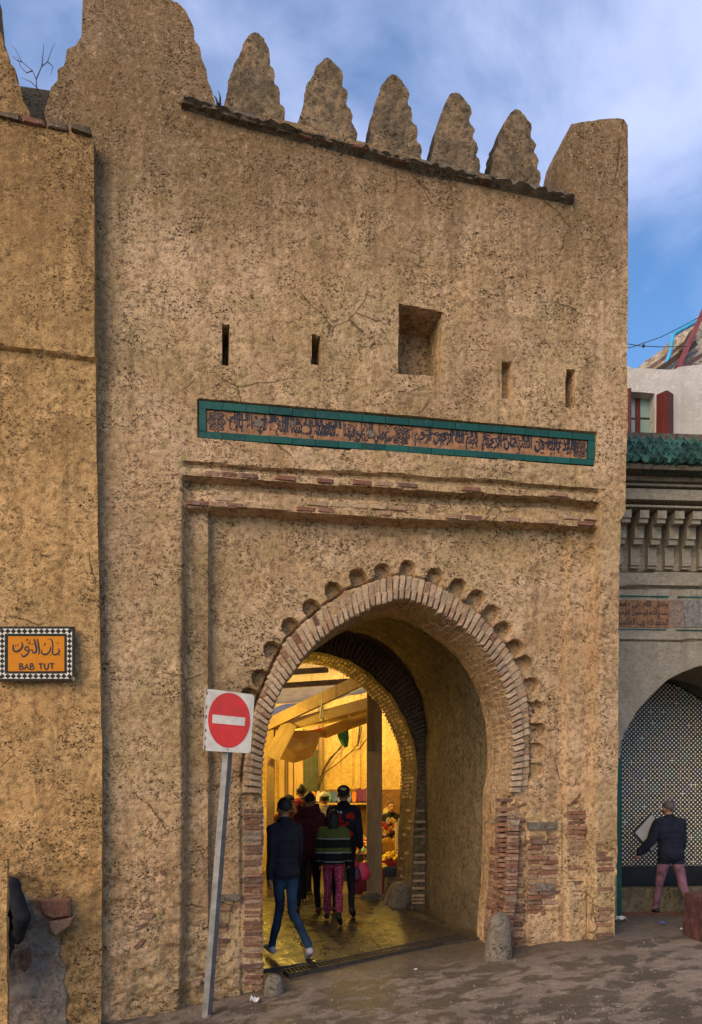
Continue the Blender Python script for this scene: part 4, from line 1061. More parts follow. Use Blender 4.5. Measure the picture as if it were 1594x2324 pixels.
# ------------------------------------------------------------------ wall fountain on the right
FF = Frame(at(1500, 1800, 10.6).x, 10.6, R(4))
fount = thing('wall_fountain', 'grey plaster wall fountain with green roof tiles and a mosaic niche', 'fountain', (FF.ox, FF.oy, 0), FF.th)
NICHE = [(1407,2200),(1407,1720),(1409,1690),(1418,1664),(1445,1616),(1478,1578),(1516,1543),(1551,1524),(1587,1512),(1625,1506),(1665,1512),(1705,1526),(1750,1556),(1800,1620),(1830,1690),(1832,2200)]
fo = FF.poly([(1370,2200),(1370,1140),(2000,1140),(2000,2200)]); ni = FF.poly(NICHE)
def f_depth(u, z):
    px, py = FF.px(u, 0 * u, z); y = py + (fbm(u * 5, 0 * u, z * 5, 12, 2) - .5) * 3
    return np.interp(y, [1140, 1295, 1296, 1299, 1300, 1331, 1333, 1336, 1338, 1447, 1449, 1453, 1454, 1457, 1459], [.02, .02, .06, .06, -.05, -.05, .03, .03, .0, .0, -.025, -.025, .02, .02, .0])
NW = 1.45
relief('wall', M['fount'], fount, FF, fo, [ni], res=.02, depth=f_depth, thick=lambda u, z: np.full(len(u), NW + .05), noise=(.006, .004, .006), seed=51, layers=20)
def hmould(name, y0, y1, w0, w1, mat, wref, prof=None):
    (ua, za), (ub, zb) = FF.uz(1360, y0, wref), FF.uz(1720, y1, wref)
    MB().box(ua, ub, w0, w1, zb, za).build(name, mat, fount)
hmould('moulding', 1064, 1097, -.44, .6, M['fount'], -.44); hmould('moulding', 1099, 1104, -.40, .6, M['fount'], -.40); hmould('moulding', 1106, 1140, -.43, .6, M['fount'], -.43); hmould('moulding', 1143, 1157, -.40, .6, M['fount'], -.40)
hmould('parapet', 978, 1030, -.22, .5, M['cap'], -.22)
# stepped corbels
b = MB(); hw = .062
zt = FF.uz(1500, 1158, -.36)[1]
for (wa, ya, yb, lip) in ((-.36, 1158, 1176, 0), (-.33, 1176, 1187, 1), (-.20, 1190, 1222, 0), (-.17, 1224, 1236, 1), (-.07, 1240, 1284, 0), (-.05, 1286, 1291, 1)):
    za, zb = FF.uz(1500, ya, wa)[1], FF.uz(1500, yb, wa)[1]
    b.box(-hw + .002 * lip, hw - .002 * lip, wa, .03, zb, za)
c0 = b.build('corbel', M['fount'], fount)
for i in range(8):
    u = FF.uz(1424 + 40 * i, 1170, -.36)[0]; o = c0 if i == 0 else link(c0.copy(), fount); o.location = (u, 0, 0)
# roof tiles: courses of half-round pans
def tile_mesh(L, r, nseg=9):
    vs, fs = [], []
    for k, y in enumerate((0, L)):
        rr = r * (1.0 if k == 0 else .82)
        for q in (rr, rr - .014):
            for j in range(nseg):
                a = math.pi * j / (nseg - 1); vs.append((-q * math.cos(a), y, -q * math.sin(a) * .9))
    n = nseg
    for j in range(n - 1):
        fs += [(j, j + 1, 2*n + j + 1, 2*n + j), (n + j, 3*n + j, 3*n + j + 1, n + j + 1), (j, n + j, n + j + 1, j + 1), (2*n + j, 2*n + j + 1, 3*n + j + 1, 3*n + j)]
    fs += [(0, 2*n, 3*n, n), (n - 1, 2*n - 1, 4*n - 1, 3*n - 1)]
    me = bpy.data.meshes.new('roof_tile'); me.from_pydata(vs, [], fs); me.materials.append(M['green_roof']); me.polygons.foreach_set('use_smooth', np.ones(len(me.polygons), bool)); me.set_sharp_from_angle(angle=R(50)); return me
tm_ = tile_mesh(.21, .082)
zeave = FF.uz(1500, 1050, -.72)[1]
PT = .15
for c_ in range(4):
    for i in range(19):
        u = FF.uz(1392, 1046, -.72)[0] + PT * i + RNG.uniform(-.008, .008)
        dr = RNG.uniform(-.012, .012)
        o = bpy.data.objects.new('roof_tile', tm_); o.location = (u, -.74 + .10 * c_ + dr, zeave + .055 + .112 * c_ + dr); o.rotation_euler = (R(47) + RNG.uniform(-.06, .06), RNG.uniform(-.1, .1), RNG.uniform(-.05, .05)); link(o, fount)
        if RNG.random() < .06: continue
        o = bpy.data.objects.new('roof_tile', tm_); dr = RNG.uniform(-.012, .02); o.location = (u + PT / 2, -.725 + .10 * c_ + dr, zeave + .062 + .112 * c_ + dr); o.rotation_euler = (R(47) + RNG.uniform(-.05, .05), R(180) + RNG.uniform(-.06, .06), RNG.uniform(-.03, .03)); o.scale = (.66, 1, .5); link(o, fount)
MB().prism([(0, 0)], 0, 1) if False else MB().add([(x_, y_, z_) for x_ in (FF.uz(1360, 1000)[0], FF.uz(1720, 1000)[0]) for y_, z_ in ((-.66, zeave + .0), (-.26, zeave + .45), (.5, zeave + .45), (.5, zeave - .06), (-.66, zeave - .06))], [(0,1,2,3,4), (9,8,7,6,5), (0,5,6,1), (1,6,7,2), (2,7,8,3), (3,8,9,4), (4,9,5,0)]).build('eave_bed', M['cap'], fount)
# green tile lines and inscription of the fountain
for (y0, y1, n, x1) in ((1351, 1360, 16, 1720), (1427, 1434, 14, 1720)):
    (ua, za), (ub, zb) = FF.uz(1395, y0), FF.uz(x1, y1)
    for i in range(n):
        if RNG.random() < .16: continue
        slab(fount, 'border_tile', M['green_tile'], [(ua + (ub - ua) * i / n, zb), (ua + (ub - ua) * (i + 1) / n - .003, zb), (ua + (ub - ua) * (i + 1) / n - .003, za), (ua + (ub - ua) * i / n, za)], -.012, .03, .003)
(ua, za), (ub, zb) = FF.uz(1395, 1361), FF.uz(1519, 1426)
fp = lambda a, b_: (ua + (ub - ua) * a, zb + (za - zb) * b_)
for i in range(5):
    for j in range(2):
        slab(fount, 'script_tile', M['terra'], [fp(i / 5 + .003, j / 2 + .006), fp((i + 1) / 5 - .003, j / 2 + .006), fp((i + 1) / 5 - .003, (j + 1) / 2 - .006), fp(i / 5 + .003, (j + 1) / 2 - .006)], -.010, .03, .001)
ft = MB()
for k, s_ in enumerate(('الحمد لله رب العالمين', 'بسم الله الرحمن الرحيم', 'وصلى الله على محمد')): lay_text(ft, shape_ar(s_), fp, .02, .98, .03 + .33 * k, .33 + .33 * k, -.0125, .02)
ft.build('lettering', M['ink'], fount)
(ua, za), (ub, zb) = FF.uz(1520, 1361), FF.uz(1720, 1426)
for i in range(6):
    slab(fount, 'worn_tile', simple('worn_tile_%d' % i, [(.23,.155,.11), (.19,.17,.14), (.20,.18,.15), (.18,.165,.14), (.23,.14,.09), (.19,.17,.145)][i], .7, .4, 25, .5), [(ua + (ub - ua) * i / 6 + .003, zb), (ua + (ub - ua) * (i + 1) / 6 - .003, zb), (ua + (ub - ua) * (i + 1) / 6 - .003, za), (ua + (ub - ua) * i / 6 + .003, za)], -.008, .03, .003)
M['dark_grout'] = simple('dark_grout', (.07, .06, .045), .8, .3)
# mosaic at the back of the niche
(ul, zl), (ur, zr) = FF.uz(1370, 2010, NW), FF.uz(1800, 1480, NW)
MB().box(ul, ur, NW, NW + .3, -.5, zr + .4).build('niche_back', M['dark_grout'], fount)
cols = {'w': (.78, .74, .60), 'k': (.02, .018, .02), 'b': (.03, .04, .11), 'g': (.025, .10, .07), 'y': (.20, .135, .04), 'r': (.09, .03, .02)}
order = list(cols); mt = [glaze('mosaic_' + k, v, .18, .15) for k, v in cols.items()]
arch_b = FF.poly([(1395,2100),(1395,1700),(1420,1655),(1446,1615),(1470,1585),(1490,1562),(1508,1552),(1530,1556),(1560,1572),(1590,1590),(1625,1630),(1650,1700),(1655,2100)], NW)
pitch = 8.7 / 1.7346 / FOC * 12.05
b = MB(); b2 = MB(); k_ = {c: i for i, c in enumerate(order)}
zb0 = FF.uz(1500, 2016, NW)[1]; us, zs = [], []
nu_ = int((ur - ul) / pitch); nz_ = int((zr - zb0) / pitch)
cand = [(i, j, ul + i * pitch, zb0 + j * pitch) for i in range(nu_) for j in range(nz_)]
sd_ = sd_poly(np.array([c[2] for c in cand]), np.array([c[3] for c in cand]), arch_b)
for (i, j, u, z), s_ in zip(cand, sd_):
    if s_ < -.02: continue
    if (i + j) % 2 == 0:
        bi, bj = i // 7, j // 7; li, lj = i % 7 - 3, j % 7 - 3
        rk = (bi * 7 + bj * 13) % 5
        if (bi + bj) % 2 == 0: c = 'y' if max(abs(li), abs(lj)) >= 2 else 'k'
        else: c = ('b', 'g', 'k', 'b', 'g')[rk]
        if max(abs(li), abs(lj)) == 3: c = 'k' if RNG.random() < .8 else 'r'
        if RNG.random() < .04: c = RNG.choice('wyrg')
    else: c = 'w'
    h = pitch * .54
    if c == 'w': h = pitch * .40; sh = [(-h, -h), (h, -h), (h, h), (-h, h)]; sh = [(-h*1.15, 0), (0, -h*1.15), (h*1.15, 0), (0, h*1.15)]
    else: sh = [(-h*.95, 0), (-h*.3, -h*.65), (0, -h*.95), (h*.3, -h*.65), (h*.95, 0), (h*.3, h*.65), (0, h*.95), (-h*.3, h*.65)]
    dz = RNG.uniform(-.0015, .0015); tilt = RNG.uniform(-.05, .05)
    b.add([(u + a, NW - .006 + dz + a * tilt, z + q) for a, q in sh], [tuple(range(len(sh)))], k_[c])
tag(b.build('mosaic', mt, fount), kind='stuff')
ab = FF.poly([(1446,1615),(1470,1585),(1490,1562),(1508,1552),(1530,1556),(1560,1572),(1590,1590),(1625,1630)], NW)
rs, _ = resample(ab, 34)
for i in range(33):
    m_ = (rs[i] + rs[i + 1]) / 2
    o = MB().ell((m_[0], NW - .012, m_[1] + .03), (.022, .012, .022), 8, 5).build('rim_tile', M['black_tile'], fount)
# tiled jamb edge
(ue, ze) = FF.uz(1409, 1900); MB().box(ue - .05, ue + .012, -.012, .05, -.3, FF.uz(1409, 1720)[1]).build('jamb_edge', M['green_tile'], fount)
# basin
BF = .55
(ua, zt_), (ub, _) = FF.uz(1380, 2016, BF), FF.uz(1760, 2016, BF)
M['basin'] = plaster('mossy_basin', (.20,.165,.10), (.15,.12,.07), (.07,.055,.03), (.10,.10,.045), 131, .4)
M['basin_dark'] = simple('dark_basin', (.012, .012, .013), .35, .3)
mb = MB(); mb.box(ua, ub, BF, BF + .16, -.5, zt_); mb.build('basin_front', M['basin'], fount)
MB().box(ua, ub, BF + .16, NW, -.5, zt_ - .12).build('basin_water', M['basin_dark'], fount)
zbk = FF.uz(1450, 1966, NW - .03)[1]; MB().box(ua, ub, NW - .04, NW - .001, zt_ - .12, zbk).build('splash_slab', M['basin_dark'], fount)
g = FF.uz(1450, 2098, .12)
st = MB(); st.box(ua - .05, ub, -.15, BF, -.5, FF.uz(1450, 2082, .1)[1]); st.build('step', simple('red_cement', (.17, .07, .04), .6, .35, 8, .4), fount)

# ------------------------------------------------------------------ white house behind
HF = Frame(at(1500, 1800, 15.0).x, 15.0, R(3))
house = thing('white_house', 'whitewashed house above the fountain roof with a red shuttered window', 'house', (HF.ox, HF.oy, 0), HF.th)
M['whitewash'] = plaster('whitewash', (.62,.57,.52), (.54,.49,.43), (.34,.29,.22), (.48,.44,.36), 151, .03, 0, .9, None, .3, con=.25)
win = [(1431, 888), (1487, 893), (1487, 990), (1431, 990)]
relief('wall', M['whitewash'], house, HF, HF.poly([(1300, 1800), (1300, 829), (1425, 831), (1440, 836), (1478, 836), (1492, 838), (1534, 838), (1540, 833), (1640, 822), (1800, 818), (1800, 1800)]), [HF.poly(win)], res=.06, thick=lambda u, z: np.full(len(u), .35), noise=(.012, .006, .004), seed=71, layers=5)
wf = bpy.data.objects.new('window', None); link(wf, house)
def hb(name, mat, x0, x1, y0, y1, w0, w1, parent):
    (ua, za), (ub, zb) = HF.uz(x0, y0, w0), HF.uz(x1, y1, w0); return MB().box(ua, ub, w0, w1, zb, za).build(name, mat, parent)
for x0, x1, y0, y1 in ((1424, 1432, 900, 988), (1443, 1454, 900, 988), (1481, 1492, 900, 988), (1424, 1492, 896, 904)): hb('frame', M['red_wood'], x0, x1, y0, y1, .22, .27, wf)
for x0, x1 in ((1432, 1443), (1454, 1481)): hb('frame', M['iron'], x0, x1, 948, 951, .225, .255, wf)
t = NT('window_glass'); M['glass'] = t.fin((.23, .33, .28), .08, None, None, .6)
for x0, x1 in ((1432, 1443), (1454, 1481)):
    hb('pane', M['glass'], x0, x1, 904, 948, .24, .25, wf); hb('pane', M['glass'], x0, x1, 951, 988, .24, .25, wf)
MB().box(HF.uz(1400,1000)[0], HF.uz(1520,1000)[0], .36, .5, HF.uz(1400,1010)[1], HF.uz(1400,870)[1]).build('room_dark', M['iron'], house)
def shut(pts, w0, w1, name='shutter'):
    a, b_ = pts; p = [(HF.uz(x, y, w), w) for (x, y), w in ((a[0], w0), (b_[0], w1), (b_[1], w1), (a[1], w0))]
    vs = [(q[0], w, q[1]) for q, w in p] + [(q[0] + .03, w + .02, q[1]) for q, w in p]
    mesh_obj(name, vs, [(0,1,2,3), (7,6,5,4), (0,4,5,1), (1,5,6,2), (2,6,7,3), (3,7,4,0)], M['red_wood'], house)
shut((((1487, 897), (1487, 985)), ((1512, 886), (1512, 985))), .05, -.35); shut((((1514, 885), (1514, 988)), ((1527, 893), (1527, 990))), -.32, -.03); shut((((1420, 884), (1420, 985)), ((1431, 880), (1431, 985))), .0, -.40)

# roof clutter
yr = 16.2
ruin = thing('ruined_wall', 'crumbling sloped wall top above the white house roof', 'wall', at(1500, 835, yr))
og = at(1500, 835, yr)
ol = [(1440, 850), (1450, 832), (1475, 812), (1505, 790), (1530, 768), (1545, 752), (1563, 738), (1580, 722), (1594, 708), (1650, 660), (1700, 655), (1700, 850)]
pl = [((at(x, y, yr) - og).x, (at(x, y, yr) - og).z) for x, y in ol]
FR = Frame(og.x, og.y, 0)
relief('wall', plaster('flaking_plaster', (.68,.62,.50), (.58,.49,.36), (.26,.14,.08), (.40,.32,.21), 171, .3, 0, .9, None, .8), ruin, FR, [(u, z) for u, z in pl], res=.05, thick=lambda u, z: np.full(len(u), .4), noise=(.03, .03, .05), seed=81, layers=3)
def bar(name, pts, r, mat, label, cat, Y, grp=None):
    o = MB().tube([at(x, y, Y + dy) for x, y, dy in pts], r, 8).build(name, mat, None, smooth=True, sharp=R(50)); tag(o, label, cat, grp)
bar('blue_pipe', [(1508, 838, 0), (1522, 800, 0), (1527, 764, 0), (1532, 757, .02), (1590, 725, .3), (1602, 718, .3)], .045, M['blue_paint'], 'bent light blue pipe frame on the rooftop', 'pipe', 15.7)
def plank(a, b, w, h, mat, label, Y, name='plank', dy=.5):
    o = MB().beam(at(*a, Y), at(*b, Y + dy), w, h).build(name, mat); tag(o, label, 'plank', 'scrap timber leaning on the white house roof')
plank((1536, 842), (1602, 695), .08, .08, M['red_paint'], 'maroon steel bar standing steep among rooftop scrap', 15.6, 'steel_bar', .1)
plank((1455, 850), (1560, 775), .10, .07, simple('weathered_plank', (.24, .13, .10), .8, .3), 'faded reddish plank at the left of the rooftop scrap', 15.65)
plank((1475, 855), (1575, 782), .16, .10, M['wood_dark'], 'thick dark beam in the middle of the rooftop scrap', 15.5); plank((1495, 850), (1580, 798), .10, .06, simple('grey_plank', (.10, .10, .105), .6), 'grey plank below the thick dark rooftop beam', 15.4)
plank((1548, 800), (1575, 750), .10, .10, M['wood_dark'], 'short black stub rising among the rooftop scrap', 15.75); plank((1530, 848), (1602, 800), .07, .07, simple('rusty_rail', (.13, .06, .045), .7), 'rusty brown rail lying on the roof edge', 15.3)
for (pts, lab) in (([(1380, 775, 0), (1424, 780, 0), (1455, 785, 0), (1500, 787, 0), (1560, 786, 0)], 'thin dark cable with a small joint crossing to the rooftop'), ([(1380, 800, 0), (1440, 786, 0), (1500, 765, 0), (1560, 735, 0), (1640, 690, 0)], 'thin grey cable rising to the rooftop at right')):
    o = thing('cable', lab, 'cable', at(*pts[0][:2], 14)); b = MB().tube([at(x, y, 14) - o.location for x, y, _ in pts], .007, 5); b.build('wire', M['iron'], o)
    if 'joint' in lab: MB().ell(at(1461, 785, 14) - o.location, (.03, .03, .03), 8, 6).build('joint', M['iron'], o)
rb = ground_hit(1585, 2140)
blk = thing('red_block', 'dark red painted masonry block at the right edge', 'block', rb)
relief('masonry', simple('dark_red_cement', (.075, .028, .022), .8, .5, 9, .6), blk, Frame(rb.x, rb.y, 0), [(.03, -.3), (.06, .46), (.7, .50), (.7, -.3)], res=.03, thick=lambda u, z: np.full(len(u), .45), noise=(.02, .015, .03), seed=83, layers=8)
# ------------------------------------------------------------------ the market beyond the passage
YB = 18.6
FLOOR = -.10
def wx(px, Y): return (px - CX) / FOC * Y
def wz(py, Y): return EYE + (HY - py) / FOC * Y
M['yplast'] = plaster('yellow_limewash', (.66,.50,.22), (.58,.42,.16), (.36,.22,.07), (.48,.34,.12), 201, .08, 0, .85, None, .6)  # cream plaster with the yellow of the lamps put into its colour
M['dado'] = plaster('brown_dado', (.24,.14,.07), (.19,.105,.05), (.09,.05,.03), (.14,.08,.04), 211, .1, con=.4)
mh = thing('market_house', 'yellow limewashed market house with a dark panelled door behind the stalls', 'house', (wx(760, YB), YB, FLOOR))
def mb_box(name, mat, x0, x1, y0, y1, Y, d, parent, front=0.0, org=None):
    org = org if org is not None else Vector((wx(760, YB), YB, FLOOR))
    return MB().box(wx(x0, Y) - org.x, wx(x1, Y) - org.x, Y - org.y - front, Y - org.y + d, wz(y1, Y) - org.z, wz(y0, Y) - org.z).build(name, mat, parent)
mb_box('wall', M['yplast'], 540, 1010, 1480, 2000, YB, .3, mh)
mb_box('dado', M['dado'], 740, 1010, 1792, 1995, YB - .035, .034, mh)
mb_box('pilaster', M['yplast'], 806, 818, 1560, 1790, YB - .05, .049, mh); mb_box('pilaster', M['yplast'], 776, 800, 1640, 1790, YB - .03, .029, mh)
mb_box('wall_panel', M['wood_old'], 640, 690, 1640, 1990, YB - .06, .05, mh)
for x0, x1 in ((634, 646), (655, 665), (668, 688)): mb_box('board', M['wood'], x0, x1, 1650, 1990, YB - .10, .04, mh)
for x, w_ in ((734, 5), (724, 3), (650, 4)): 
    o = MB().tube([(wx(x, YB - .12) - wx(760, YB), -.12, 0), (wx(x, YB - .12) - wx(760, YB), -.12, 4.4)], w_ / 2 / FOC * YB, 8).build('downpipe', M['wood_old'], mh)
dr = bpy.data.objects.new('door', None); link(dr, mh)
M['door'] = simple('dark_green_door', (.035, .045, .032), .45, .3, 6)
mb_box('leaf', M['door'], 691, 723, 1702, 1990, YB - .08, .06, dr)
for x0, x1 in ((694, 701), (704, 711), (714, 720)):
    for y0, y1 in ((1712, 1740), (1745, 1775), (1780, 1815), (1822, 1870), (1876, 1930)): mb_box('door_panel', M['door'], x0, x1, y0, y1, YB - .10, .03, dr)
# side walls closing the alley
FLz = FLOOR - .4
xl, xr = wx(515, 14), wx(985, 14)
sw = MB().box(xl - .3, xl, 13.4, YB + .3, FLz, 3.6).build('alley_side_wall', M['yplast'], None); tag(sw, 'plain yellow side wall closing the left of the market alley', 'wall')
sw = MB().box(xr + .45, xr + .75, 13.6, YB + .3, FLz, 4.2).build('alley_side_wall', M['yplast'], None); tag(sw, 'plain yellow side wall behind the seller at the right of the alley', 'wall')

# timber canopy frame
YP, YL = 13.35, 13.95
cf = thing('timber_canopy', 'rough timber market canopy frame of posts and sloping beams', 'canopy', (wx(850, YP), YP, FLOOR))
O = Vector((wx(850, YP), YP, FLOOR))
def bm_(name, mat, a, Ya, b, Yb, w, h): return MB().beam(at(*a, Ya) - O, at(*b, Yb) - O, w, h).build(name, mat, cf)
pw = .135
o = MB().box(-pw * .98, pw * .98, -pw / 2, pw / 2, wz(2042, YP) - FLOOR, wz(1565, YP) - FLOOR).build('post', M['wood'], cf)
o = MB().box(wx(834, YP) - O.x, wx(851, YP) - O.x, -pw * .95, -pw * .51, wz(1705, YP) - FLOOR, wz(1570, YP) - FLOOR).build('cleat', M['wood_old'], cf)
o = MB().box(wx(606, YL) - O.x, wx(622, YL) - O.x, YL - O.y - .05, YL - O.y + .16, -.1, wz(1650, YL) - FLOOR).build('post', M['wood'], cf)
o = MB().box(wx(623, YL) - O.x, wx(631, YL) - O.x, YL - O.y + .02, YL - O.y + .12, wz(1690, YL) - FLOOR, wz(1645, YL) - FLOOR).build('cleat', M['wood'], cf)
bm_('beam', M['wood_x'], (604, 1647), 13.9, (822, 1543), 13.1, .09, .20)
bm_('beam', M['wood_x'], (622, 1656), 14.05, (836, 1596), 13.55, .09, .185)
bm_('beam', M['wood_x'], (736, 1664), 15.3, (850, 1622), 14.6, .09, .20)
bm_('beam', M['wood_x'], (612, 1668), 14.0, (745, 1666), 15.4, .08, .14)
# roof boards between the beams
def sheet(name, mat, q, parent, org, th=.02):
    p = [at(x, y, Y) - org for x, y, Y in q]; n = Vector((0, 0, th))
    return mesh_obj(name, p + [v + n for v in p], [(0,1,2,3), (7,6,5,4), (0,4,5,1), (1,5,6,2), (2,6,7,3), (3,7,4,0)], mat, parent)
for k in range(4):
    f0, f1 = k / 4 + .004, (k + 1) / 4 - .004
    A = lambda f: (lerp(628, 832, f), lerp(1650, 1594, f) + 4, lerp(14.05, 13.6, f)); Bq = lambda f: (lerp(640, 850, f), lerp(1664, 1622, f), lerp(15.9, 15.2, f))
    sheet('roof_board', M['wood_x'], [A(f0), A(f1), Bq(f1), Bq(f0)], cf, O)
# stone under the post
def rock(name, loc, size, label, seed, mat=None):
    b = MB(); n, L = 14, 8; vs = []
    for i in range(L + 1):
        f = i / L
        for j in range(n):
            a = 2 * math.pi * j / n; e = .75
            cx_, cy_ = math.copysign(abs(math.cos(a)) ** e, math.cos(a)), math.copysign(abs(math.sin(a)) ** e, math.sin(a))
            q = (1 - .3 * f ** 3) * (1 + .25 * (float(vnoise(math.cos(a) * 2 + seed, math.sin(a) * 2, f * 2, seed)) - .5))
            vs.append((size[0] / 2 * cx_ * q, size[1] / 2 * cy_ * q, size[2] * f - .05))
    fs = [(i*n+j, i*n+(j+1) % n, (i+1)*n+(j+1) % n, (i+1)*n+j) for i in range(L) for j in range(n)] + [tuple(range(L*n, (L+1)*n))]
    o = mesh_obj(name, vs, fs, mat or M['stone'], None, smooth=True, sharp=R(45), loc=loc); return tag(o, label, 'stone')
rock('base_stone', (wx(846, YP), YP, FLOOR - .02), (.46, .42, .20), 'flat dark stone under the foot of the timber post', 3)
rock('base_stone', (wx(842, YP), YP, FLOOR + .12), (.36, .34, .11), 'smaller stone wedged between post foot and flat stone', 4)
rock('base_stone', (wx(613, YL), YL, FLOOR - .02), (.34, .30, .10), 'low stone under the left timber post', 6)

# awnings and sheets overhead
M['tarp'] = simple('orange_tarp', (.48, .30, .10), .7, .2, 5); 
def cloth(name, grid, mat, label, cat, th=.006, thick=True):
    """grid of (px, py, Y)"""
    org = at(*grid[0][0]); rows, colsn = len(grid), len(grid[0])
    P0 = np.array([[tuple(at(*c) - org) for c in r_] for r_ in grid])
    N1, N2 = 24, 24
    def up(Pm, n, ax):
        k = Pm.shape[ax]; t = np.linspace(0, k - 1, n); i = np.minimum(t.astype(int), k - 2); f = t - i; sh = [1, 1, 1]; sh[ax] = n; f = f.reshape(sh)
        return np.take(Pm, i, ax) * (1 - f) + np.take(Pm, i + 1, ax) * f
    Q = up(up(P0, N1, 0), N2, 1)
    for _ in range(3): Q[1:-1] = (Q[:-2] + Q[1:-1] * 2 + Q[2:]) / 4; Q[:, 1:-1] = (Q[:, :-2] + Q[:, 1:-1] * 2 + Q[:, 2:]) / 4
    Q[..., 2] += (fbm(Q[..., 0] * 3 + 5, Q[..., 1] * 3, Q[..., 2] * 3, 7, 3) - .5) * .07
    fs = [(i*N2+j, i*N2+j+1, (i+1)*N2+j+1, (i+1)*N2+j) for i in range(N1-1) for j in range(N2-1)]
    o = mesh_obj(name, Q.reshape(-1, 3).tolist(), fs, mat, None, smooth=True, loc=org); md = o.modifiers.new('thick', 'SOLIDIFY'); md.thickness = th
    return tag(o, label, cat)
cloth('board_roof', [[(560,1606,15.2), (700,1592,15.4), (760,1572,15.6)], [(560,1568,17.0), (700,1556,17.2), (840,1540,17.4)]], M['tarp'], 'wide orange lit awning under the roof beams', 'awning')
cloth('grey_sheet', [[(560,1640,14.6), (640,1618,14.6), (690,1594,14.7)], [(560,1622,15.0), (640,1600,15.1), (730,1588,15.1)]], simple('corrugated_grey', (.30,.27,.25), .5, .3, 20), 'grey corrugated sheet above the left end of the beams', 'sheet')
cloth('yellow_awning', [[(752,1590,15.0), (800,1577,14.6), (880,1560,14.2)], [(770,1572,16.4), (830,1555,16.2), (900,1540,16.0)]], M['tarp'], 'bright yellow awning corner above the orange beam', 'awning')
t = NT('dusty_plastic'); M['plastic'] = t.fin(t.mix(t.rng(t.noise(6, 4), .3, .7), (.42,.32,.20), (.55,.44,.29)), .35, t.bump(t.noise(9, 4), .3, .02), None, .5)
cloth('plastic_awning', [[(628,1655,14.6), (680,1662,14.7), (726,1664,14.9)], [(626,1690,14.7), (680,1700,14.8), (724,1682,15.0)], [(628,1722,15.2), (670,1730,15.2), (712,1716,15.4)]], M['plastic'], 'sagging translucent beige plastic awning under the left beam', 'awning')
cloth('red_cloth', [[(640,1668,15.0), (690,1662,15.2), (740,1652,15.4)], [(640,1676,15.05), (690,1668,15.25), (740,1657,15.45)]], simple('red_cloth', (.35,.03,.02), .8), 'narrow red cloth strip along the roof underside', 'cloth')
cloth('green_cloth', [[(764,1658,15.5), (778,1655,15.5), (791,1652,15.5)], [(768,1676,15.4), (780,1678,15.4), (792,1676,15.45)], [(776,1690,15.5), (783,1696,15.5), (790,1694,15.5)]], simple('green_cloth', (.02,.14,.09), .8, .3), 'dark green cloth hanging from the back beam', 'cloth')
cloth('white_sheet', [[(600,1545,20.0), (720,1545,20.0), (800,1548,20.0)], [(600,1490,20.0), (720,1485,20.0), (800,1490,20.0)]], simple('pale_sheet', (.55,.56,.62), .7, .1), 'pale blue white sheet beyond the awnings', 'sheet')
for a, b_, Yq, lab in (((560, 1532), (745, 1520), 14.6, 'dark roof beam below the pale sheet'), ((560, 1562), (800, 1546), 14.9, 'dark roof beam at the edge of the orange awning')):
    o = MB().beam(at(*a, Yq), at(*b_, Yq + .2), .10, .10).build('roof_beam', M['wood_dark']); tag(o, lab, 'beam')
o = MB().box(-.135, .135, -.012, .012, -.36, .36).build('loose_board', M['wood']); o.location = at(638, 1681, 13.75); o.rotation_euler = (R(-8), R(27), 0); tag(o, 'short bright yellow board hanging askew at the left post', 'board')
# hanging white cords
oc = thing('hanging_cord', 'knotted pale cord hanging from the front beam', 'cord', at(731, 1588, 13.2))
c0 = at(731, 1588, 13.2); b = MB()
for dx in (-2, 2): b.tube([Vector((0, 0, 0)), at(731, 1597, 13.2) - c0, at(731 + dx * 1.2, 1612, 13.2) - c0, at(731 + dx * 1.9, 1630, 13.2) - c0], [.008, .012, .014, .010], 6)
b.ell(at(732, 1634, 13.2) - c0, (.03, .02, .028), 8, 6); b.ell(at(728, 1629, 13.2) - c0, (.02, .02, .02), 8, 6); b.tube([at(731, 1565, 13.2) - c0, Vector((0, 0, 0))], .006, 5); b.build('cord', simple('pale_cord', (.7, .66, .42), .7))
bpy.context.scene.collection.objects['cord'].parent = oc
# cables on the house front
cb = thing('cable_bundle', 'black cables looping down the yellow market wall', 'cables', at(716, 1800, YB - .2)); c0 = at(716, 1800, YB - .2)
for pts, r_ in (([(786,1668),(778,1690),(766,1705),(752,1722),(738,1745),(724,1790),(721,1880)], .014), ([(790,1672),(772,1700),(750,1720),(732,1752),(718,1800),(717,1890)], .014), ([(822,1650),(814,1688),(800,1704),(770,1730),(722,1766)], .012), ([(836,1672),(818,1698),(806,1704)], .012), ([(818,1640),(812,1694)], .02), ([(848,1796),(856,1802)], .01), ([(772,1786),(781,1809)], .014)):
    MB().tube([at(x, y, YB - .2) - c0 for x, y in pts], r_, 6).build('cable', M['iron'], cb)

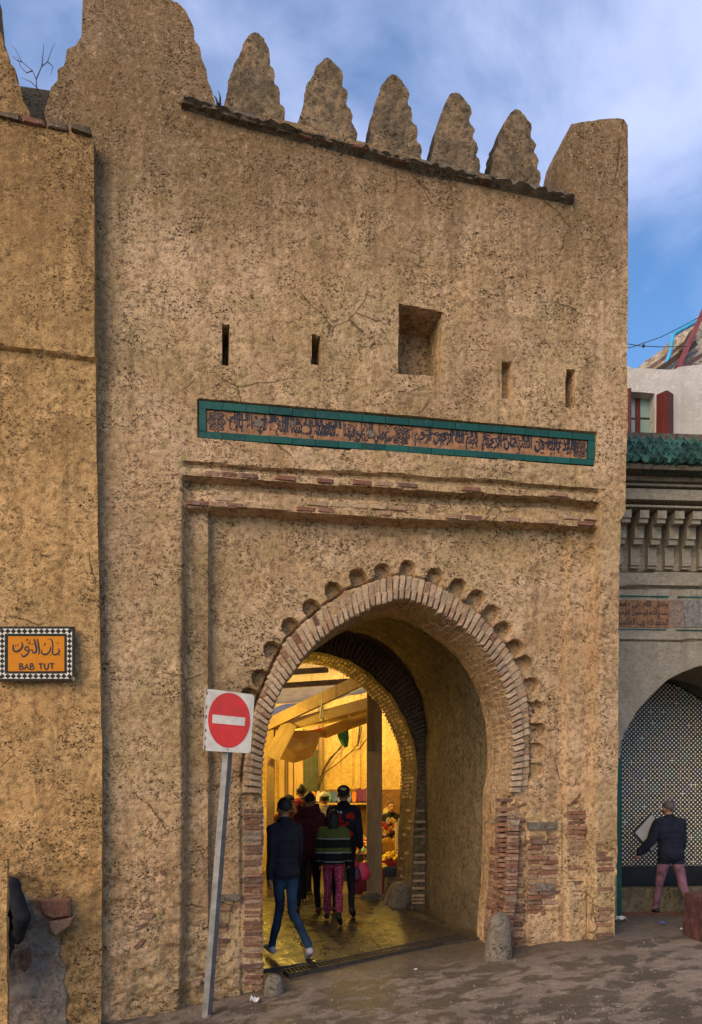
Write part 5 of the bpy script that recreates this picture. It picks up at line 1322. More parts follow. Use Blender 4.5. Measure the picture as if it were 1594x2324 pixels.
# bulbs that light the market
def bulb(px, py, Y, watts, label, col=(1.0, .66, .09), rad=.06):
    p = at(px, py, Y); o = thing('light_bulb', label, 'lamp', p, 0, 'bare bulbs lighting the market')
    t_ = bpy.data.materials.get('bulb_glow')
    if t_ is None:
        q = NT('bulb_glow'); q.fin((.9, .8, .6), .3); q.set(q.b.inputs['Emission Color'], (1, .62, .22)); q.b.inputs['Emission Strength'].default_value = 14; t_ = q.m
    b = MB().ell((0, 0, 0), (.035, .035, .045), 12, 8); g = b.build('glass_globe', t_, o, smooth=True); g.visible_shadow = True
    MB().tube([(0, 0, .04), (0, 0, .10)], .018, 8).build('socket', M['iron'], o); MB().tube([(0, 0, .10), (0, 0, .55)], .005, 5).build('flex', M['iron'], o)
    ld = bpy.data.lights.new('bulb_light', 'POINT'); ld.energy = watts; ld.color = col; ld.shadow_soft_size = rad
    lo = bpy.data.objects.new('bulb_light', ld); link(lo, o); lo.location = (0, -.10, -.02)
BW = 0.72
bulb(905, 1560, 16.6, 150 * BW, 'bare bulb above the seller stall, behind the inner arch')
bulb(560, 1690, 15.2, 110 * BW, 'bare bulb at the left of the alley behind the brick pier')
bulb(668, 1705, 16.4, 60 * BW, 'bare bulb glinting behind the plastic awning')
bulb(574, 1622, 13.05, 48 * BW, 'bare bulb close behind the left brick pier at the alley mouth')
bulb(780, 1560, 16.8, 90 * BW, 'bare bulb high under the yellow awning corner')

# stalls and goods
def crate(loc, sx, sy, sz, mat, label, rz=0.0, grp='plastic crates of the stalls', bars=8):
    o = thing('crate', label, 'crate', loc, rz, grp)
    b = MB(); t_ = .02
    b.box(-sx/2, sx/2, -sy/2, -sy/2 + t_, sz - .06, sz); b.box(-sx/2, sx/2, sy/2 - t_, sy/2, sz - .06, sz); b.box(-sx/2, -sx/2 + t_, -sy/2 + t_, sy/2 - t_, sz - .06, sz); b.box(sx/2 - t_, sx/2, -sy/2 + t_, sy/2 - t_, sz - .06, sz)
    b.build('rim', mat, o)
    MB().box(-sx/2 + .012, sx/2 - .012, -sy/2 + .012, sy/2 - .012, 0, .03).build('base', mat, o)
    b = MB(); b.box(-sx/2 + .014, sx/2 - .014, -sy/2 + .013, -sy/2 + .02, .03, sz - .06); b.box(-sx/2 + .014, sx/2 - .014, sy/2 - .02, sy/2 - .013, .03, sz - .06); b.box(-sx/2 + .013, -sx/2 + .02, -sy/2 + .02, sy/2 - .02, .03, sz - .06); b.box(sx/2 - .02, sx/2 - .013, -sy/2 + .02, sy/2 - .02, .03, sz - .06); b.build('lining', mat, o)
    for i in range(bars):
        x = -sx/2 + .01 + (sx - .02) * i / (bars - 1); MB().box(x - .008, x + .008, -sy/2 - .004, -sy/2 + .012, .0, sz - .06).build('bar', mat, o)
    for i in range(1, 3): MB().box(-sx/2, sx/2, -sy/2 + .001, -sy/2 + .011, sz * i / 3 - .008, sz * i / 3 + .008).build('rail', mat, o)
    return o
M['crate_red'] = simple('red_plastic', (.26, .018, .018), .4, .15, 6, .1); M['crate_yel'] = simple('yellow_plastic', (.55, .33, .02), .4, .15, 6, .1); M['crate_blue'] = simple('navy_plastic', (.015, .025, .07), .45, .2, 6, .1); M['crate_blk'] = simple('black_plastic', (.02, .022, .022), .45, .2, 6, .1)
M['lemon'] = simple('lemon_skin', (.72, .50, .045), .4, .12, 18, .3)
lem = MB().ell((0, 0, 0), (.036, .036, .04), 12, 8); lme = bpy.data.meshes.new('lemon'); lme.from_pydata(lem.v, [], lem.f); lme.materials.append(M['lemon']); lme.polygons.foreach_set('use_smooth', np.ones(len(lme.polygons), bool))
YC = 14.2
zc = float(ground_z(wx(835, YC), YC))
def fruit_heap(cx, cy, zt, sx, sy, n, hgt, seed, lab):
    rg = random.Random(seed)
    for i in range(n):
        while True:
            a, b_ = rg.uniform(-1, 1), rg.uniform(-1, 1)
            if abs(a) < 1: break
        z = zt - .03 + hgt * (1 - a * a) * (1 - .6 * b_ * b_) * rg.uniform(.55, 1.0)
        o = bpy.data.objects.new('lemon', lme); o.location = (cx + a * (sx / 2 - .04), cy + b_ * (sy / 2 - .04), z); o.rotation_euler = (rg.uniform(0, 3), rg.uniform(0, 3), 0); s_ = rg.uniform(.9, 1.15); o.scale = (s_,) * 3
        link(o); tag(o, lab, 'lemon', lab)
sz = (wz(1972, YC) - wz(2030, YC))
zc = wz(2030, YC)
c1x = wx(845, YC); crate((c1x, YC + .2, zc), wx(890, YC) - wx(803, YC), .42, sz, M['crate_red'], 'red slatted crate of lemons behind the timber post', 0, None, 11)
fruit_heap(c1x, YC + .2, zc + sz, .70, .42, 110, .16, 3, 'yellow lemon heaped in the red slatted crate')
crate((wx(900, YC), YC + .75, zc + .0), .5, .42, sz + .1, M['crate_red'], 'second red crate of lemons half hidden by the inner jamb', 0, None, 8)
fruit_heap(wx(893, YC), YC + .75, zc + sz + .1, .55, .42, 70, .18, 5, 'yellow lemon heaped in the crate beside the inner jamb')
crate((wx(892, 13.7), 13.75, FLOOR + .42), .30, .30, .16, M['crate_blk'], 'small black basket before the lemons by the jamb', 0, None, 6)
rock('base_stone', (wx(892, 13.7), 13.75, FLOOR - .02), (.36, .34, .50), 'upright stone under the small black basket', 9)
# far stall table with heaps of packets
YT = 16.4
tb = thing('stall_table', 'market stall table with dark cloth front piled with packets', 'table', (wx(812, YT), YT, FLOOR)); O2 = Vector((wx(812, YT), YT, FLOOR))
zt_ = wz(1935, YT) - FLOOR
MB().box(wx(745, YT) - O2.x, wx(850, YT) - O2.x, 0, .9, zt_ - .04, zt_).build('table_top', M['wood'], tb)
MB().box(wx(748, YT) - O2.x, wx(848, YT) - O2.x, .02, .04, -.1, zt_ - .045).build('front_cloth', simple('dark_green_cloth', (.025, .035, .03), .8), tb)
for x in (748, 845): MB().box(wx(x, YT) - O2.x - .02, wx(x, YT) - O2.x + .02, .6, .64, -.1, zt_ - .045).build('leg', M['wood_dark'], tb)
pcols = [(.45,.04,.03), (.55,.40,.08), (.05,.10,.35), (.5,.45,.38), (.11,.02,.11), (.06,.25,.15), (.55,.18,.03), (.10,.06,.05)]
pm = [simple('packet_%d' % i, c, .35, .35, 30, .2) for i, c in enumerate(pcols)]
def packet_mesh(m_):
    rg = random.Random(m_.name); b = MB()
    pr = [(-.5, .0), (-.42, .35), (0, .5), (.42, .35), (.5, 0), (.42, -.35), (0, -.5), (-.42, -.35)]
    b.prism([(x, z) for x, z in pr], -.5, .5); me = bpy.data.meshes.new('packet'); me.from_pydata([tuple(Vector(v) + Vector([rg.uniform(-.08, .08) for _ in range(3)])) for v in b.v], [], b.f); me.materials.append(m_); return me
pms = [packet_mesh(m_) for m_ in pm]
CN = ['red', 'yellow', 'blue', 'cream', 'purple', 'green', 'orange', 'brown']
rg = random.Random(21)
for i in range(90):
    a, b_ = rg.uniform(-1, 1), rg.uniform(0, 1); k = rg.randrange(8)
    x = wx(800 + a * 42, YT); z = FLOOR + zt_ + .04 + (.42 * b_ * (1 - .35 * abs(a))) * rg.uniform(.6, 1)
    o = bpy.data.objects.new('packet', pms[k]); o.location = (x, YT + .05 + .75 * b_, z); o.scale = (rg.uniform(.08, .14), rg.uniform(.03, .05), rg.uniform(.05, .09)); o.rotation_euler = (rg.uniform(-.6, .6), rg.uniform(-.5, .5), rg.uniform(-.7, .7)); link(o)
    tag(o, CN[k] + ' packet in the heap on the far stall table', 'packet', CN[k] + ' packets heaped on the far stall table')
# shelf of snack packs along the wall
sh = MB().box(wx(690, YB) , wx(840, YB), YB - .35, YB - .04, wz(1826, YB), wz(1822, YB)).build('wall_shelf', M['wood']); tag(sh, 'long plank shelf on the brown dado holding snack packs', 'shelf')
x = 694
order = [2, 6, 3, 6, 5, 2, 2, 5, 2, 6, 4, 4]; i = 0
while x < 838 and i < 12:
    k = order[i]; w_ = 11 if k != 4 else 14
    o = bpy.data.objects.new('snack_pack', pms[k]); hh = 26 if k != 4 else 34
    o.location = (wx(x + w_ / 2, YB - .22), YB - .2, wz(1822, YB - .2) + hh / 2 / FOC * YB + .002); o.scale = (w_ / FOC * YB, .08, hh / FOC * YB); o.rotation_euler = (R(-6), rg.uniform(-.06, .06), rg.uniform(-.15, .15)); link(o)
    tag(o, CN[k] + ' snack pack standing in the row on the wall shelf', 'snack pack', CN[k] + ' snack packs on the wall shelf'); x += w_ + .6; i += 1
# seller's stall on the right
YS2 = 15.6
crate((wx(882, YS2), YS2, wz(1936, YS2)), .24, .30, .27, M['crate_yel'], 'bright yellow crate on the dark stall front', 0, None, 5)
for i, (x, y) in enumerate(((872, 1990), (892, 1990), (872, 1962), (892, 1962))):
    crate((wx(x, YS2 - .05), YS2 - .02, wz(y, YS2) - .01), .20, .32, .26, M['crate_blue'] if x > 880 else M['crate_blk'], ('navy' if x > 880 else 'black') + ' crate in the ' + ('upper' if y < 1980 else 'lower') + ' row below the yellow crate', 0, None, 5)
b = MB().box(wx(862, YS2), wx(925, YS2), YS2 + .35, YS2 + .9, wz(2000, YS2), wz(1910, YS2)).build('stall_counter', M['wood_old']); tag(b, 'plain wooden counter in front of the dark haired seller', 'counter')
for i in range(46):
    x, y = rg.uniform(868, 916), rg.uniform(1862, 1908); k = rg.choice([0, 3, 3, 6, 2, 7, 0, 1])
    o = bpy.data.objects.new('packet', pms[k]); zb = wz(1910, YS2 + .5); o.location = (wx(x, YS2 + .4), YS2 + .45 + rg.uniform(-.08, .2), max(zb + .04, wz(y, YS2 + .4))); o.scale = (rg.uniform(.06, .12), .05, rg.uniform(.07, .13)); o.rotation_euler = (rg.uniform(-.3, .3), rg.uniform(-.4, .4), rg.uniform(-.5, .5)); link(o)
    tag(o, CN[k] + ' packet stacked on the counter before the seller', 'packet', CN[k] + ' packets on the seller counter')
o = MB().prism([(-.10, -.26), (.10, -.14), (.14, .30), (-.02, .22)], -.01, .01).build('price_board', simple('cream_card', (.6, .52, .36), .6, .2, 12)); o.location = at(873, 1858, 17.3); tag(o, 'tilted cream card standing beside the seller', 'card')
o = MB().tube([(0, 0, 0), (0, 0, 1.1)], .05, 8).build('goods_strip', pm[3]); o.location = (wx(902, YS2 - .1), YS2 - .2, wz(1990, YS2)); tag(o, 'hanging strip of small cream packs at the stall end', 'packs')
# ------------------------------------------------------------------ people
def cap_mesh(a, b, ra, rb, n=14):
    """closed tapered capsule"""
    a, b = Vector(a), Vector(b); d = b - a; L = d.length
    if L < 1e-6: d = Vector((0, 0, 1)); L = 1e-6
    d = d / L; ref = Vector((1, 0, 0)) if abs(d.x) < .9 else Vector((0, 1, 0)); e1 = (ref - d * ref.dot(d)).normalized(); e2 = d.cross(e1)
    rings = []
    for t in (-88, -60, -30, 0): rings.append((a + d * (ra * math.sin(R(t))), ra * math.cos(R(t))))
    for t in (0, 30, 60, 88): rings.append((b + d * (rb * math.sin(R(t))), rb * math.cos(R(t))))
    vs = [p + e1 * (r_ * math.cos(2*math.pi*j/n)) + e2 * (r_ * math.sin(2*math.pi*j/n)) for p, r_ in rings for j in range(n)]
    k = len(rings)
    fs = [(i*n+j, i*n+(j+1) % n, (i+1)*n+(j+1) % n, (i+1)*n+j) for i in range(k-1) for j in range(n)] + [tuple(range(n-1, -1, -1)), tuple(range((k-1)*n, k*n))]
    return vs, fs
M['skin'] = simple('skin', (.36, .19, .115), .5, .08, 10, .05); M['skin2'] = simple('skin_tan', (.30, .155, .09), .5, .08, 10, .05)
M['hair'] = simple('black_hair', (.012, .009, .008), .55, .4, 30, .5); M['hair_grey'] = simple('greying_hair', (.10, .085, .07), .6, .4, 40, .5)
M['eye'] = simple('dark_eye', (.012, .009, .008), .2); M['eye_w'] = simple('eye_white', (.7, .68, .64), .3, .02); M['lip'] = simple('lip', (.24, .085, .06), .5)
def fabric(name, col, rough=.9, var=.22, scale=9):
    t = NT(name); n = t.noise(scale, 4, .6); w_ = t.noise(90, 2)
    c = t.mix(t.rng(n, .3, .7), tuple(k * (1 - var) for k in col), tuple(min(1, k * (1 + var)) for k in col))
    return t.fin(c, rough, t.bump(t.math('ADD', n, t.math('MULTIPLY', w_, .25)), .5, .02), None, .2)
M['black_cloth'] = fabric('black_cloth', (.016, .016, .020)); M['jeans'] = fabric('blue_jeans', (.020, .042, .075), .9, .4, 5); M['maroon'] = fabric('maroon_fleece', (.10, .018, .018))
M['dark_trousers'] = fabric('dark_trousers', (.016, .014, .016)); M['cream_cloth'] = fabric('cream_cloth', (.52, .46, .34)); M['rust_cloth'] = fabric('rust_cloth', (.34, .11, .03)); M['navy'] = fabric('navy_cloth', (.015, .017, .028))
M['mauve'] = fabric('faded_mauve_trousers', (.20, .095, .12), .9, .45, 6); M['shoe_blk'] = simple('black_shoe', (.014, .013, .013), .5); M['shoe_white'] = simple('pale_sneaker', (.50, .44, .46), .6); M['shoe_red'] = simple('maroon_shoe', (.16, .03, .02), .6); M['purple'] = fabric('purple_jacket', (.10, .03, .10))
# striped sweater: knitted bands by height
t = NT('striped_sweater'); z = t.sep()[2]; cr = t.n('ShaderNodeValToRGB'); cr.color_ramp.interpolation = 'CONSTANT'
zz = t.rng(t.math('ADD', z, t.math('MULTIPLY', t.noise(4, 2), .03)), .80, 1.40, 0, 1, False); t.t.links.new(zz, cr.inputs[0])
bands = [(0, (.012,.014,.012)), (.24, (.16,.17,.15)), (.275, (.012,.014,.012)), (.47, (.26,.26,.23)), (.505, (.075,.10,.022)), (.62, (.012,.014,.012)), (.84, (.24,.23,.21)), (.875, (.085,.11,.025))]
e = cr.color_ramp.elements
while len(e) < len(bands): e.new(.5)
for i, (p, c) in enumerate(bands): e[i].position = p; e[i].color = (*c, 1)
M['sweater'] = t.fin(cr.outputs[0], .95, t.bump(t.noise(60, 3), .6, .01), None, .1)
t = NT('pink_patterned_trousers'); v = t.n('ShaderNodeTexVoronoi'); v.inputs['Scale'].default_value = 34; t.t.links.new(t.tc.outputs['Object'], v.inputs['Vector'])
M['pinkpat'] = t.fin(t.mix(t.rng(v.outputs['Distance'], .22, .34), (.50,.20,.24), (.27,.028,.065)), .9, t.bump(t.noise(8, 3), .5, .02), None, .2)

def limb(o, L, pitch, yaw_out=0.0):
    """end point of a limb hanging from o; pitch forward (+y) in degrees, yaw_out sideways"""
    p, q = R(pitch), R(yaw_out)
    return Vector(o) + Vector((math.sin(q) * L, math.sin(p) * math.cos(q) * L, -math.cos(p) * math.cos(q) * L))
PEOPLE = {}
def person(key, label, loc, H, head, top, legs, shoes, skin='skin', hair='hair', legsP=((20, 0, 0), (-20, 0, 15)), arms=((5, 8, 10), (-5, 8, 15)), lean=0.0, build=1.0, hem=.86, hairlong=0.0, headturn=0.0, vox=.0095, cuff=None, footp=(0, 0), crouch=0.0, beltless=False, fold=.013, sleeve=1.0, collar=True):
    s = H / 1.75
    root = thing('person', label, 'person', loc, head, None); PEOPLE[key] = root
    parts = []   # (verts, faces, tag, a, b, ra)
    def C(a, b, ra, rb, tg): parts.append((cap_mesh(a, b, ra, rb), tg, Vector(a), Vector(b), (ra + rb) / 2))
    B = build
    pel = Vector((0, 0, .94 - crouch)); ln = R(lean)
    def sp_(z, y=0): # point along the leaning spine
        h = z - .94; return Vector((0, pel.y + math.sin(ln) * h + y, pel.z + math.cos(ln) * h))
    # torso as rows of overlapping capsules across the body
    for z, hw, rr in ((.90, .085, .108), (.97, .080, .110), (1.05, .072, .105), (1.13, .075, .103), (1.21, .085, .108), (1.29, .098, .112), (1.36, .112, .100), (1.42, .125, .072)):
        p = sp_(z, .005); C(p + Vector((-hw * B, 0, 0)), p + Vector((hw * B, 0, 0)), rr * B * .98, rr * B * .98, 'top' if z > hem + .02 else 'legs')
    C(sp_(.93, -.045) + Vector((-.07, 0, 0)), sp_(.93, -.045) + Vector((.07, 0, 0)), .095 * B, .095 * B, 'top' if .93 > hem + .02 else 'legs')
    C(sp_(1.43), sp_(1.49), .085, .065, 'top'); C(sp_(1.46), sp_(1.57, .012), .056, .052, 'skin')
    hb = sp_(1.60, .02); ht = R(headturn); Mh = Matrix.Rotation(ht, 4, 'Z')
    def HD(v): return hb + Mh @ Vector(v)
    hc = []
    def E(c, r_, tg):
        b = MB().ell(c, r_, 16, 12, None, Mh.to_3x3().to_4x4()); parts.append(((b.v, b.f), tg, Vector(c), Vector(c), max(r_)))
    E(HD((0, -.005, .055)), (.076, .094, .098), 'skin'); E(HD((0, .030, -.005)), (.060, .066, .078), 'skin'); E(HD((0, .052, -.052)), (.036, .036, .028), 'skin')
    C(HD((0, .088, .045)), HD((0, .112, .004)), .009, .017, 'skin')
    for sx in (-1, 1): E(HD((sx * .079, -.005, .018)), (.012, .024, .034), 'skin'); E(HD((sx * .034, .070, .054)), (.024, .020, .012), 'skin')
    # legs
    feet = []
    for i, sx in enumerate((-1, 1)):
        pit, out, flex = legsP[i][:3]; out2 = legsP[i][3] if len(legsP[i]) > 3 else out
        hip = pel + Vector((sx * .088 * B, 0, -.02)); kn = limb(hip, .43, pit, out * sx); an = limb(kn, .42, pit - flex, out2 * sx)
        C(hip, kn, .092 * B, .060 * B, 'legs'); mid = kn.lerp(an, .3) + Vector((0, -.012, 0)); cut = cuff if cuff else 1.0
        C(kn, mid, .058 * B, .056 * B, 'legs')
        if cut < 1: C(mid, kn.lerp(an, cut), .062 * B, .066 * B, 'legs'); C(kn.lerp(an, cut - .05), an, .040, .034, 'skin')
        else: C(mid, an, .055 * B, .043, 'legs')
        fp_ = R(footp[i]); f0 = an + Vector((0, -.045, -.045)); dirf = Vector((sx * .12, math.cos(fp_), -math.sin(fp_)))
        C(f0, f0 + dirf * .13, .042, .042, 'shoe'); C(f0 + dirf * .10, f0 + dirf * .20 + Vector((0, 0, -.008)), .042, .028, 'shoe'); C(an, an + Vector((0, -.01, -.04)), .042, .040, 'shoe'); feet.append(f0.z - .045); feet.append((f0 + dirf * .2).z - .036)
    # arms
    hands = []
    for i, sx in enumerate((-1, 1)):
        pit, out, flex = arms[i][:3]; inn = arms[i][3] if len(arms[i]) > 3 else 0
        sh = sp_(1.405) + Vector((sx * .178 * B, 0, 0)); el = limb(sh, .285, pit, out * sx); wr = limb(el, .25, pit + flex, (out - inn) * sx)
        C(sp_(1.40) + Vector((sx * .10 * B, 0, 0)), sh, .075 * B, .068 * B, 'top'); C(sh, el, .062 * B * sleeve, .052 * B * sleeve, 'top'); C(el, wr, .051 * B * sleeve, .040 * B * sleeve, 'top')
        d = (wr - el).normalized(); side = Vector((1, 0, 0)) - d * d.x; side = side.normalized() if side.length > .1 else Vector((0, 1, 0)); nrm_ = d.cross(side)
        pc = wr + d * .055; C(wr, wr + d * .03, .028, .030, 'skin')
        for k in range(4):
            o_ = nrm_ * ((k - 1.5) * .019); kn_ = wr + d * .085 + o_; C(wr + d * .02 + o_ * .6, kn_, .015, .012, 'skin')
            Lf = (.030, .036, .033, .024)[k]; m1 = kn_ + (d * .9 - side * sx * .35).normalized() * Lf; m2 = m1 + (d * .55 - side * sx * .8).normalized() * Lf
            C(kn_, m1, .0105, .0095, 'skin'); C(m1, m2, .0095, .008, 'skin')
        th = wr + d * .03 + nrm_ * (.030 if True else 0); C(wr + d * .012, th + nrm_ * .012 + d * .01, .014, .012, 'skin'); C(th + nrm_ * .012 + d * .01, th + nrm_ * .018 + d * .045 - side * sx * .012, .011, .0085, 'skin')
        hands.append(wr + d * .10)
    vs, fs = [], []
    for (v, f), tg, a, b, r_ in parts:
        k = len(vs); vs += [tuple(q) for q in v]; fs += [tuple(j + k for j in g) for g in f]
    tmp = mesh_obj('body_tmp', vs, fs, M['black_cloth'], None)
    md = tmp.modifiers.new('r', 'REMESH'); md.mode = 'VOXEL'; md.voxel_size = vox; md.use_smooth_shade = True
    m2 = tmp.modifiers.new('s', 'SMOOTH'); m2.factor = .5; m2.iterations = 4
    dg = bpy.context.evaluated_depsgraph_get(); me = bpy.data.meshes.new_from_object(tmp.evaluated_get(dg)); me.name = 'body'
    bpy.data.objects.remove(tmp)
    nv = len(me.vertices); co = np.empty(nv * 3); me.vertices.foreach_get('co', co); co = co.reshape(-1, 3); no = np.empty(nv * 3); me.vertices.foreach_get('normal', no); no = no.reshape(-1, 3)
    best = np.full(nv, 1e9); tg_ = np.zeros(nv, int); names = ['top', 'legs', 'shoe', 'skin']
    for (v, f), tg, a, b, r_ in parts:
        a_, b_ = np.array(a), np.array(b); ab_ = b_ - a_; t_ = np.clip(((co - a_) @ ab_) / (ab_ @ ab_ + 1e-9), 0, 1); d_ = np.linalg.norm(co - a_ - t_[:, None] * ab_, axis=1) - r_
        bb = d_ < best; best[bb] = d_[bb]; tg_[bb] = names.index(tg)
    hemz = pel.z + (hem - .94)
    handmask = tg_ == 3
    up = (~handmask) & (tg_ != 2) & (tg_ == 1) & (co[:, 2] > hemz); tg_[up] = 0
    low = (tg_ == 0) & (co[:, 2] < hemz) & (np.abs(co[:, 0]) < .17 * B) ; tg_[low & (np.abs(co[:, 2] - hemz) < .12)] = 1
    cl = tg_ < 2
    fo_ = (fbm(co[:, 0] * 11, co[:, 1] * 11, co[:, 2] * 7 + hash(key) % 50, 3, 3) - .5) * 2 * fold + (tg_ == 0) * .006
    co = co + no * (fo_ * cl)[:, None]
    me.vertices.foreach_set('co', co.ravel())
    me.materials.clear()
    for q in (M[top], M[legs], M[shoes], M[skin]): me.materials.append(q)
    np_ = len(me.polygons); ls = np.empty(np_, int); me.polygons.foreach_get('loop_start', ls); li = np.empty(len(me.loops), int); me.loops.foreach_get('vertex_index', li)
    me.polygons.foreach_set('material_index', tg_[li[ls]].astype(np.int32)); me.polygons.foreach_set('use_smooth', np.ones(np_, bool)); me.update()
    body = link(bpy.data.objects.new('body', me), root)
    root['_z'] = 0.0
    zmin = min(feet)
    # hair
    def shell(name, c, r_, keep, mat, amp=.012, seed=1, n=28, k=20):
        b = MB().ell((0, 0, 0), r_, n, k); v = np.array(b.v); d_ = v / (np.linalg.norm(v, axis=1)[:, None] + 1e-9)
        v = v + d_ * ((fbm(d_[:, 0] * 5, d_[:, 1] * 5, d_[:, 2] * 5, seed, 3) - .5) * 2 * amp)[:, None]
        ok = [all(keep(*(v[j] / np.array(r_))) for j in f) for f in b.f]
        fs_ = [f for f, o_ in zip(b.f, ok) if o_]
        P = [c + Mh @ Vector(q) for q in v]
        o = mesh_obj(name, P, fs_, mat, root, smooth=True); md = o.modifiers.new('t', 'SOLIDIFY'); md.thickness = .012; md.offset = -1; return o
    if hair:
        shell('hair', HD((0, -.012, .056)), (.083, .102, .106), lambda x, y, z: (z > (-.12 + .42 * y if y < 0 else -.12 + .85 * y)) if not hairlong else (y < .55 + .3 * z and z > -1.0), M[hair], .014 + .012 * (hairlong > 0), len(key))
        if hairlong:
            b = MB(); 
            for z_, rx, ry in (): pass
            shell('hair_fall', HD((0, -.055, -.04)), (.088, .062, .15 * hairlong), lambda x, y, z: y < .5, M[hair], .016, 3)
    if collar:
        b = MB(); b.tube([sp_(1.505) + Vector((.070 * math.cos(t_), .012 + .066 * math.sin(t_), -.018 * math.sin(t_))) for t_ in np.linspace(0, 2 * math.pi, 17)], .020, 8, caps=False); b.build('collar', M[top], root, smooth=True)
    # eyes and mouth
    b = MB()
    for sx in (-1, 1): b.ell(HD((sx * .032, .083, .034)), (.014, .008, .008), 10, 6, 0); b.ell(HD((sx * .032, .0895, .034)), (.006, .004, .006), 8, 5, 1)
    b.build('eyes', [M['eye_w'], M['eye']], root, smooth=True)
    MB().ell(HD((0, .087, -.034)), (.023, .010, .007), 10, 6).build('mouth', M['lip'], root, smooth=True)
    b = MB()
    for sx in (-1, 1): b.tube([HD((sx * .014, .092, .055)), HD((sx * .034, .092, .062)), HD((sx * .054, .078, .055))], .0055, 6)
    b.build('eyebrows', M[hair or 'hair'], root, smooth=True)
    root.scale = (s, s, s); root.location = Vector(loc) - Vector((0, 0, zmin * s)); del root['_z']
    bv = BVHTree.FromObject(body, bpy.context.evaluated_depsgraph_get()) if False else None
    return root, body, HD, hands, sp_, parts
def stand(px, py_feet, py_head, Y=None):
    g = ground_hit(px, py_feet) if Y is None else at(px, py_feet, Y)
    if Y is not None: g.z = wz(py_feet, Y)
    return g, (wz(py_head, g.y) - g.z)
def cap_on(root, HD, mat, front=True, brim=True, name='cap'):
    c = MB().ell((0, 0, 0), (.091, .108, .085), 24, 14); v = [q for q in c.v]
    fs_ = [f for f in c.f if all(v[j][2] > -.012 for j in f)]
    off = HD((0, -.008, .082)); Mr = Matrix.Rotation(0, 4, 'Z')
    d0 = HD((0, 1, 0)) - HD((0, 0, 0)); ang = math.atan2(-d0.x, d0.y); Mr = Matrix.Rotation(ang, 4, 'Z')
    o = mesh_obj(name, [Mr @ Vector(q) + off for q in v], fs_, mat, root, smooth=True); o.modifiers.new('t', 'SOLIDIFY').thickness = .008
    if brim:
        vs_ = []; n = 13
        for k in range(n):
            a = math.pi * k / (n - 1); vs_.append((.088 * math.cos(a), .02 + .08 * math.sin(a), -.012)); vs_.append((.080 * math.cos(a), .02 + .16 * math.sin(a), -.028))
        sgn = 1 if front else -1
        b = mesh_obj('brim', [Mr @ Vector((x, y * sgn, z)) + off for x, y, z in vs_], [(2*k, 2*k+1, 2*k+3, 2*k+2) for k in range(n-1)], mat, o, smooth=True); b.modifiers.new('t', 'SOLIDIFY').thickness = .008
    return o
def drape(root, body, name, tris, mat, frm=(0, -1, 0), off=.006):
    """flat print laid on the cloth: points (x, z) in body space, projected from behind"""
    bm_ = bmesh.new(); bm_.from_mesh(body.data); tree = BVHTree.FromBMesh(bm_)
    v, f = tris; P = []
    for x, z in v:
        h = tree.ray_cast(Vector((x, -1, z)), Vector((0, 1, 0)))
        P.append((h[0] + h[1] * off) if h[0] is not None else Vector((x, -.12, z)))
    bm_.free()
    return mesh_obj(name, P, f, mat, root)

g, H = stand(650, 2152, 1819); g = at(648, 2148, 9.1); g.z = float(ground_z(g.x, g.y)) + .028; H = wz(1819, 9.1) - g.z
person('jacket', 'young man in black jacket and blue jeans striding into the passage', g, H, R(22), 'black_cloth', 'jeans', 'shoe_white', 'skin2', 'hair', ((13, -5, 4, 10), (-14, -4, 10, 19)), ((-14, 4, 20), (12, 5, 25)), 2, .86, .88, footp=(-5, 28))
g = at(702, 2066, 11.5); g.z = float(ground_z(g.x, g.y)) + .028; H = wz(1803, 11.5) - g.z
rt, bd, HD, hd, sp_, _ = person('hoodie', 'man in maroon hooded sweatshirt and dark trousers walking away', g, H, R(-6), 'maroon', 'dark_trousers', 'shoe_red', 'skin', 'hair', ((-14, 2, 24), (10, 2, 2)), ((8, 7, 35), (-4, 7, 35)), 2, .93, .80, headturn=R(-25), footp=(35, 0), sleeve=1.12)
b = MB()
for k in range(5):
    a0 = [(.135 * math.cos(t_), -.035 - .055 * math.sin(t_) - .012 * k, 1.475 + .022 * k - .035 * math.sin(t_)) for t_ in np.linspace(-.3, math.pi + .3, 13)]
    b.tube([Vector(p) for p in a0], [.03] + [.042 - .003 * k] * 11 + [.03], 8)
b.build('hood', M['maroon'], rt, smooth=True)
g = at(757, 2104, 10.8); g.z = float(ground_z(g.x, g.y)) + .028; H = wz(1846, 10.8) - g.z
rt, bd, HD, hd, sp_, _ = person('striped', 'woman in green and black striped sweater and pink patterned trousers', g, H, R(-4), 'sweater', 'pinkpat', 'shoe_blk', 'skin', 'hair', ((12, 2, 2), (-13, 2, 22)), ((-3, 8, 30, 4), (4, 8, 30, 4)), 1, .98, .90, 1.15, cuff=.82, footp=(0, 38), sleeve=1.3)
g = at(780, 2062, 11.45); g.z = float(ground_z(g.x, g.y)) + .028; H = wz(1789, 11.45) - g.z
rt, bd, HD, hd, sp_, _ = person('printed', 'man in black cap and black jacket with red print on its back', g, H, R(0), 'black_cloth', 'dark_trousers', 'shoe_blk', 'skin2', 'hair', ((8, 2, 0), (-12, 2, 18)), ((4, 6, 20), (-14, 8, 48, 4)), 2, .95, .82, footp=(0, 25), sleeve=1.12)
cp = cap_on(rt, HD, M['black_cloth'], True)

